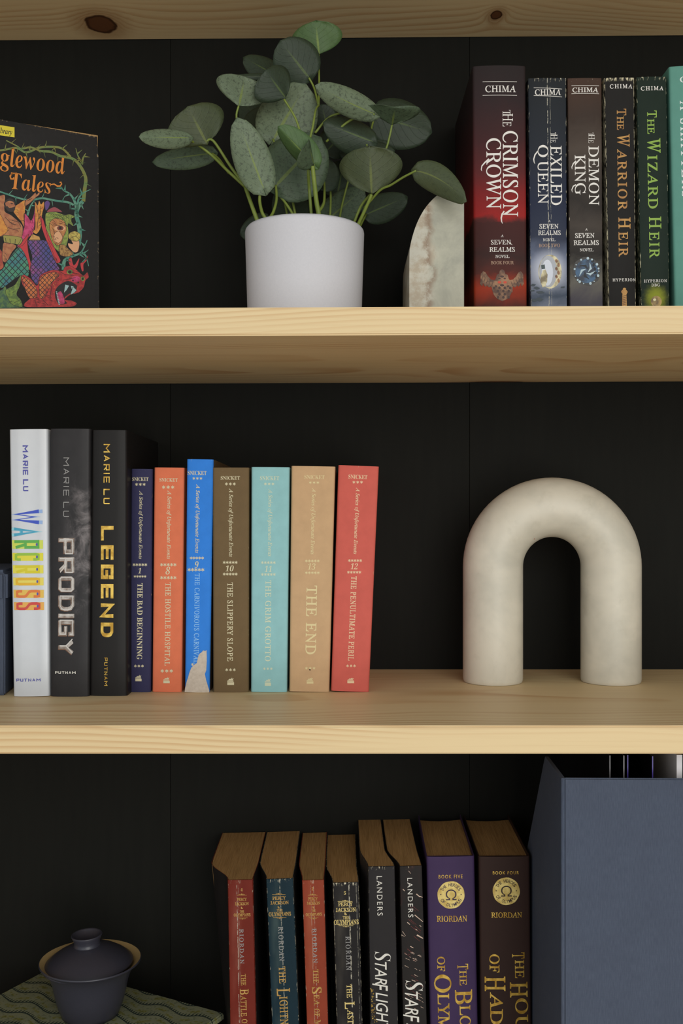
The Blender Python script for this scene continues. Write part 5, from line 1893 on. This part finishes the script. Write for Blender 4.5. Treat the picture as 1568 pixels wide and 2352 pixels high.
# the two sides: full height at the front, cut down on a slope towards the back
side_prof = [(0, 0), (FD, 0), (FD, FH - .205), (FD - .004, FH - .199), (.069, FH - .003), (.0655, FH), (0, FH)]
for s in (-1, 1):
    bm = bmesh.new()
    xa, xb2 = (s * FW / 2, s * (FW / 2 - tw))
    A_ = [bm.verts.new((xa, y_, z_)) for y_, z_ in [(.0008, 0)] + side_prof[1:-1] + [(.0008, FH - .0003)]]
    B_ = [bm.verts.new((xb2, y_, z_)) for y_, z_ in [(.0008, 0)] + side_prof[1:-1] + [(.0008, FH - .0003)]]
    bm.faces.new(A_)
    bm.faces.new(B_[::-1])
    for i in range(len(A_)):
        q = (i + 1) % len(A_)
        bm.faces.new((A_[i], B_[i], B_[q], A_[q]))
    bmobj('side_panel', bm, cloth.m, mf)
fp = box_bm(-FW / 2 + .0018, FW / 2 - .0018, 0, tw, 0, FH, .0009, 2)
bmobj('front_panel', fp, cloth.m, mf)
bmobj('back_panel', box_bm(-FW / 2 + tw, FW / 2 - tw, FD - tw, FD, 0, FH - .206), cloth.m, mf)
bmobj('bottom_panel', box_bm(-FW / 2 + tw, FW / 2 - tw, tw, FD - tw, 0, tw), cloth.m, mf)
for s in (-1, 1):
    v, f = tube([(s * (FW / 2 - .0012), .0016, .002), (s * (FW / 2 - .0012), .0016, FH * .5), (s * (FW / 2 - .0012), .0016, FH - .0012)], [.0016] * 3, 8)
    obj('hinge_edge', v, f, cloth.m, mf, smooth=True)

plast = Mat('dark_plastic_sleeve', (20, 18, 22), .3, spec=.3)
violet_pl = Mat('violet_plastic_edge', (72, 58, 140), .3, spec=.4)
clear_pl = Mat('clear_plastic_edge', (104, 102, 104), .35, spec=.4)
paper = Mat('white_paper', (222, 218, 220), .7)
zs = Z_LOW + .0002 + tw + .0002
for (u, top, th, m, look) in (
    (1400, 1735, .0006, plast.m, 'thin clear-edged dark plastic sleeve, first from the left in the grey file'),
    (1432, 1735, .0007, plast.m, 'dark plastic sleeve, second from the left in the grey file'),
    (1441, 1734, .0005, plast.m, 'violet-edged plastic sleeve just right of the second dark one'),
    (1498, 1737, .0006, plast.m, 'violet-edged plastic sleeve standing apart in the grey file'),
    (1560, 1734, .0040, paper.m, 'white paper sheaf at the right end of the grey file'),
):
    dd = df + tw + .012
    kk = dd / FPX
    xx = (u - 784) * kk
    hh = CZ - (top - 1181) * kk - zs
    yd = .21
    # sleeve cut low at the back so that it stays inside the file; its mouth bows open
    V, F = [], []
    for i in range(7):
        for j in range(9):
            y_ = yd * i / 6
            z_ = (hh - .0008 * i) * j / 8
            bow = .0018 * math.sin(math.pi * min(1, i / 6)) * (j / 8) ** 3
            V.append((bow - th / 2, y_, z_))
    n0 = len(V)
    V += [(v[0] + th, v[1], v[2]) for v in V]
    for i in range(6):
        for j in range(8):
            a = i * 9 + j
            F += [(a, a + 1, a + 10, a + 9), (n0 + a + 9, n0 + a + 10, n0 + a + 1, n0 + a)]
    ed = [j for j in range(9)] + [i * 9 + 8 for i in range(1, 7)] + [6 * 9 + j for j in range(7, -1, -1)] + [i * 9 for i in range(5, 0, -1)]
    for a, c_ in zip(ed, ed[1:] + ed[:1]):
        F.append((a, n0 + a, n0 + c_, c_))
    o = obj('document_sleeve' if m is not paper.m else 'paper_sheaf', V, F, m)
    o.location = (xx, dd, zs)
    if m is plast.m:      # the welded edge that catches the light
        e = bmobj('sleeve_edge', box_bm(-th / 2 - .0001, th / 2 + .0001, -.0004, .0003, 0, hh), violet_pl.m if 'violet' in look else clear_pl.m, o)
    tag(o, look, 'folder' if m is not paper.m else 'paper', 'documents in the grey file')

# ------------------------------------------------------------------ grey lidded box cut by the left frame edge, middle shelf
kk = .838 / FPX
lx = (15.5 - 784) * kk
gb = thing('storage_box', (lx, .838, Z_MID + .0002), 'grey cloth lidded box at the left end of the middle shelf', 'box', None, (0, 0, math.radians(7)))
gh = CZ + (1181 - 1310) * kk - Z_MID
gl = (1385 - 1310) * kk
bmobj('box_body', box_bm(-.16, -.0016, .0016, .118, 0, gh - .004, .0012), cloth.m, gb)
bmobj('lid', box_bm(-.1616, 0, 0, .1196, gh - gl, gh, .0035, 3), cloth.m, gb)
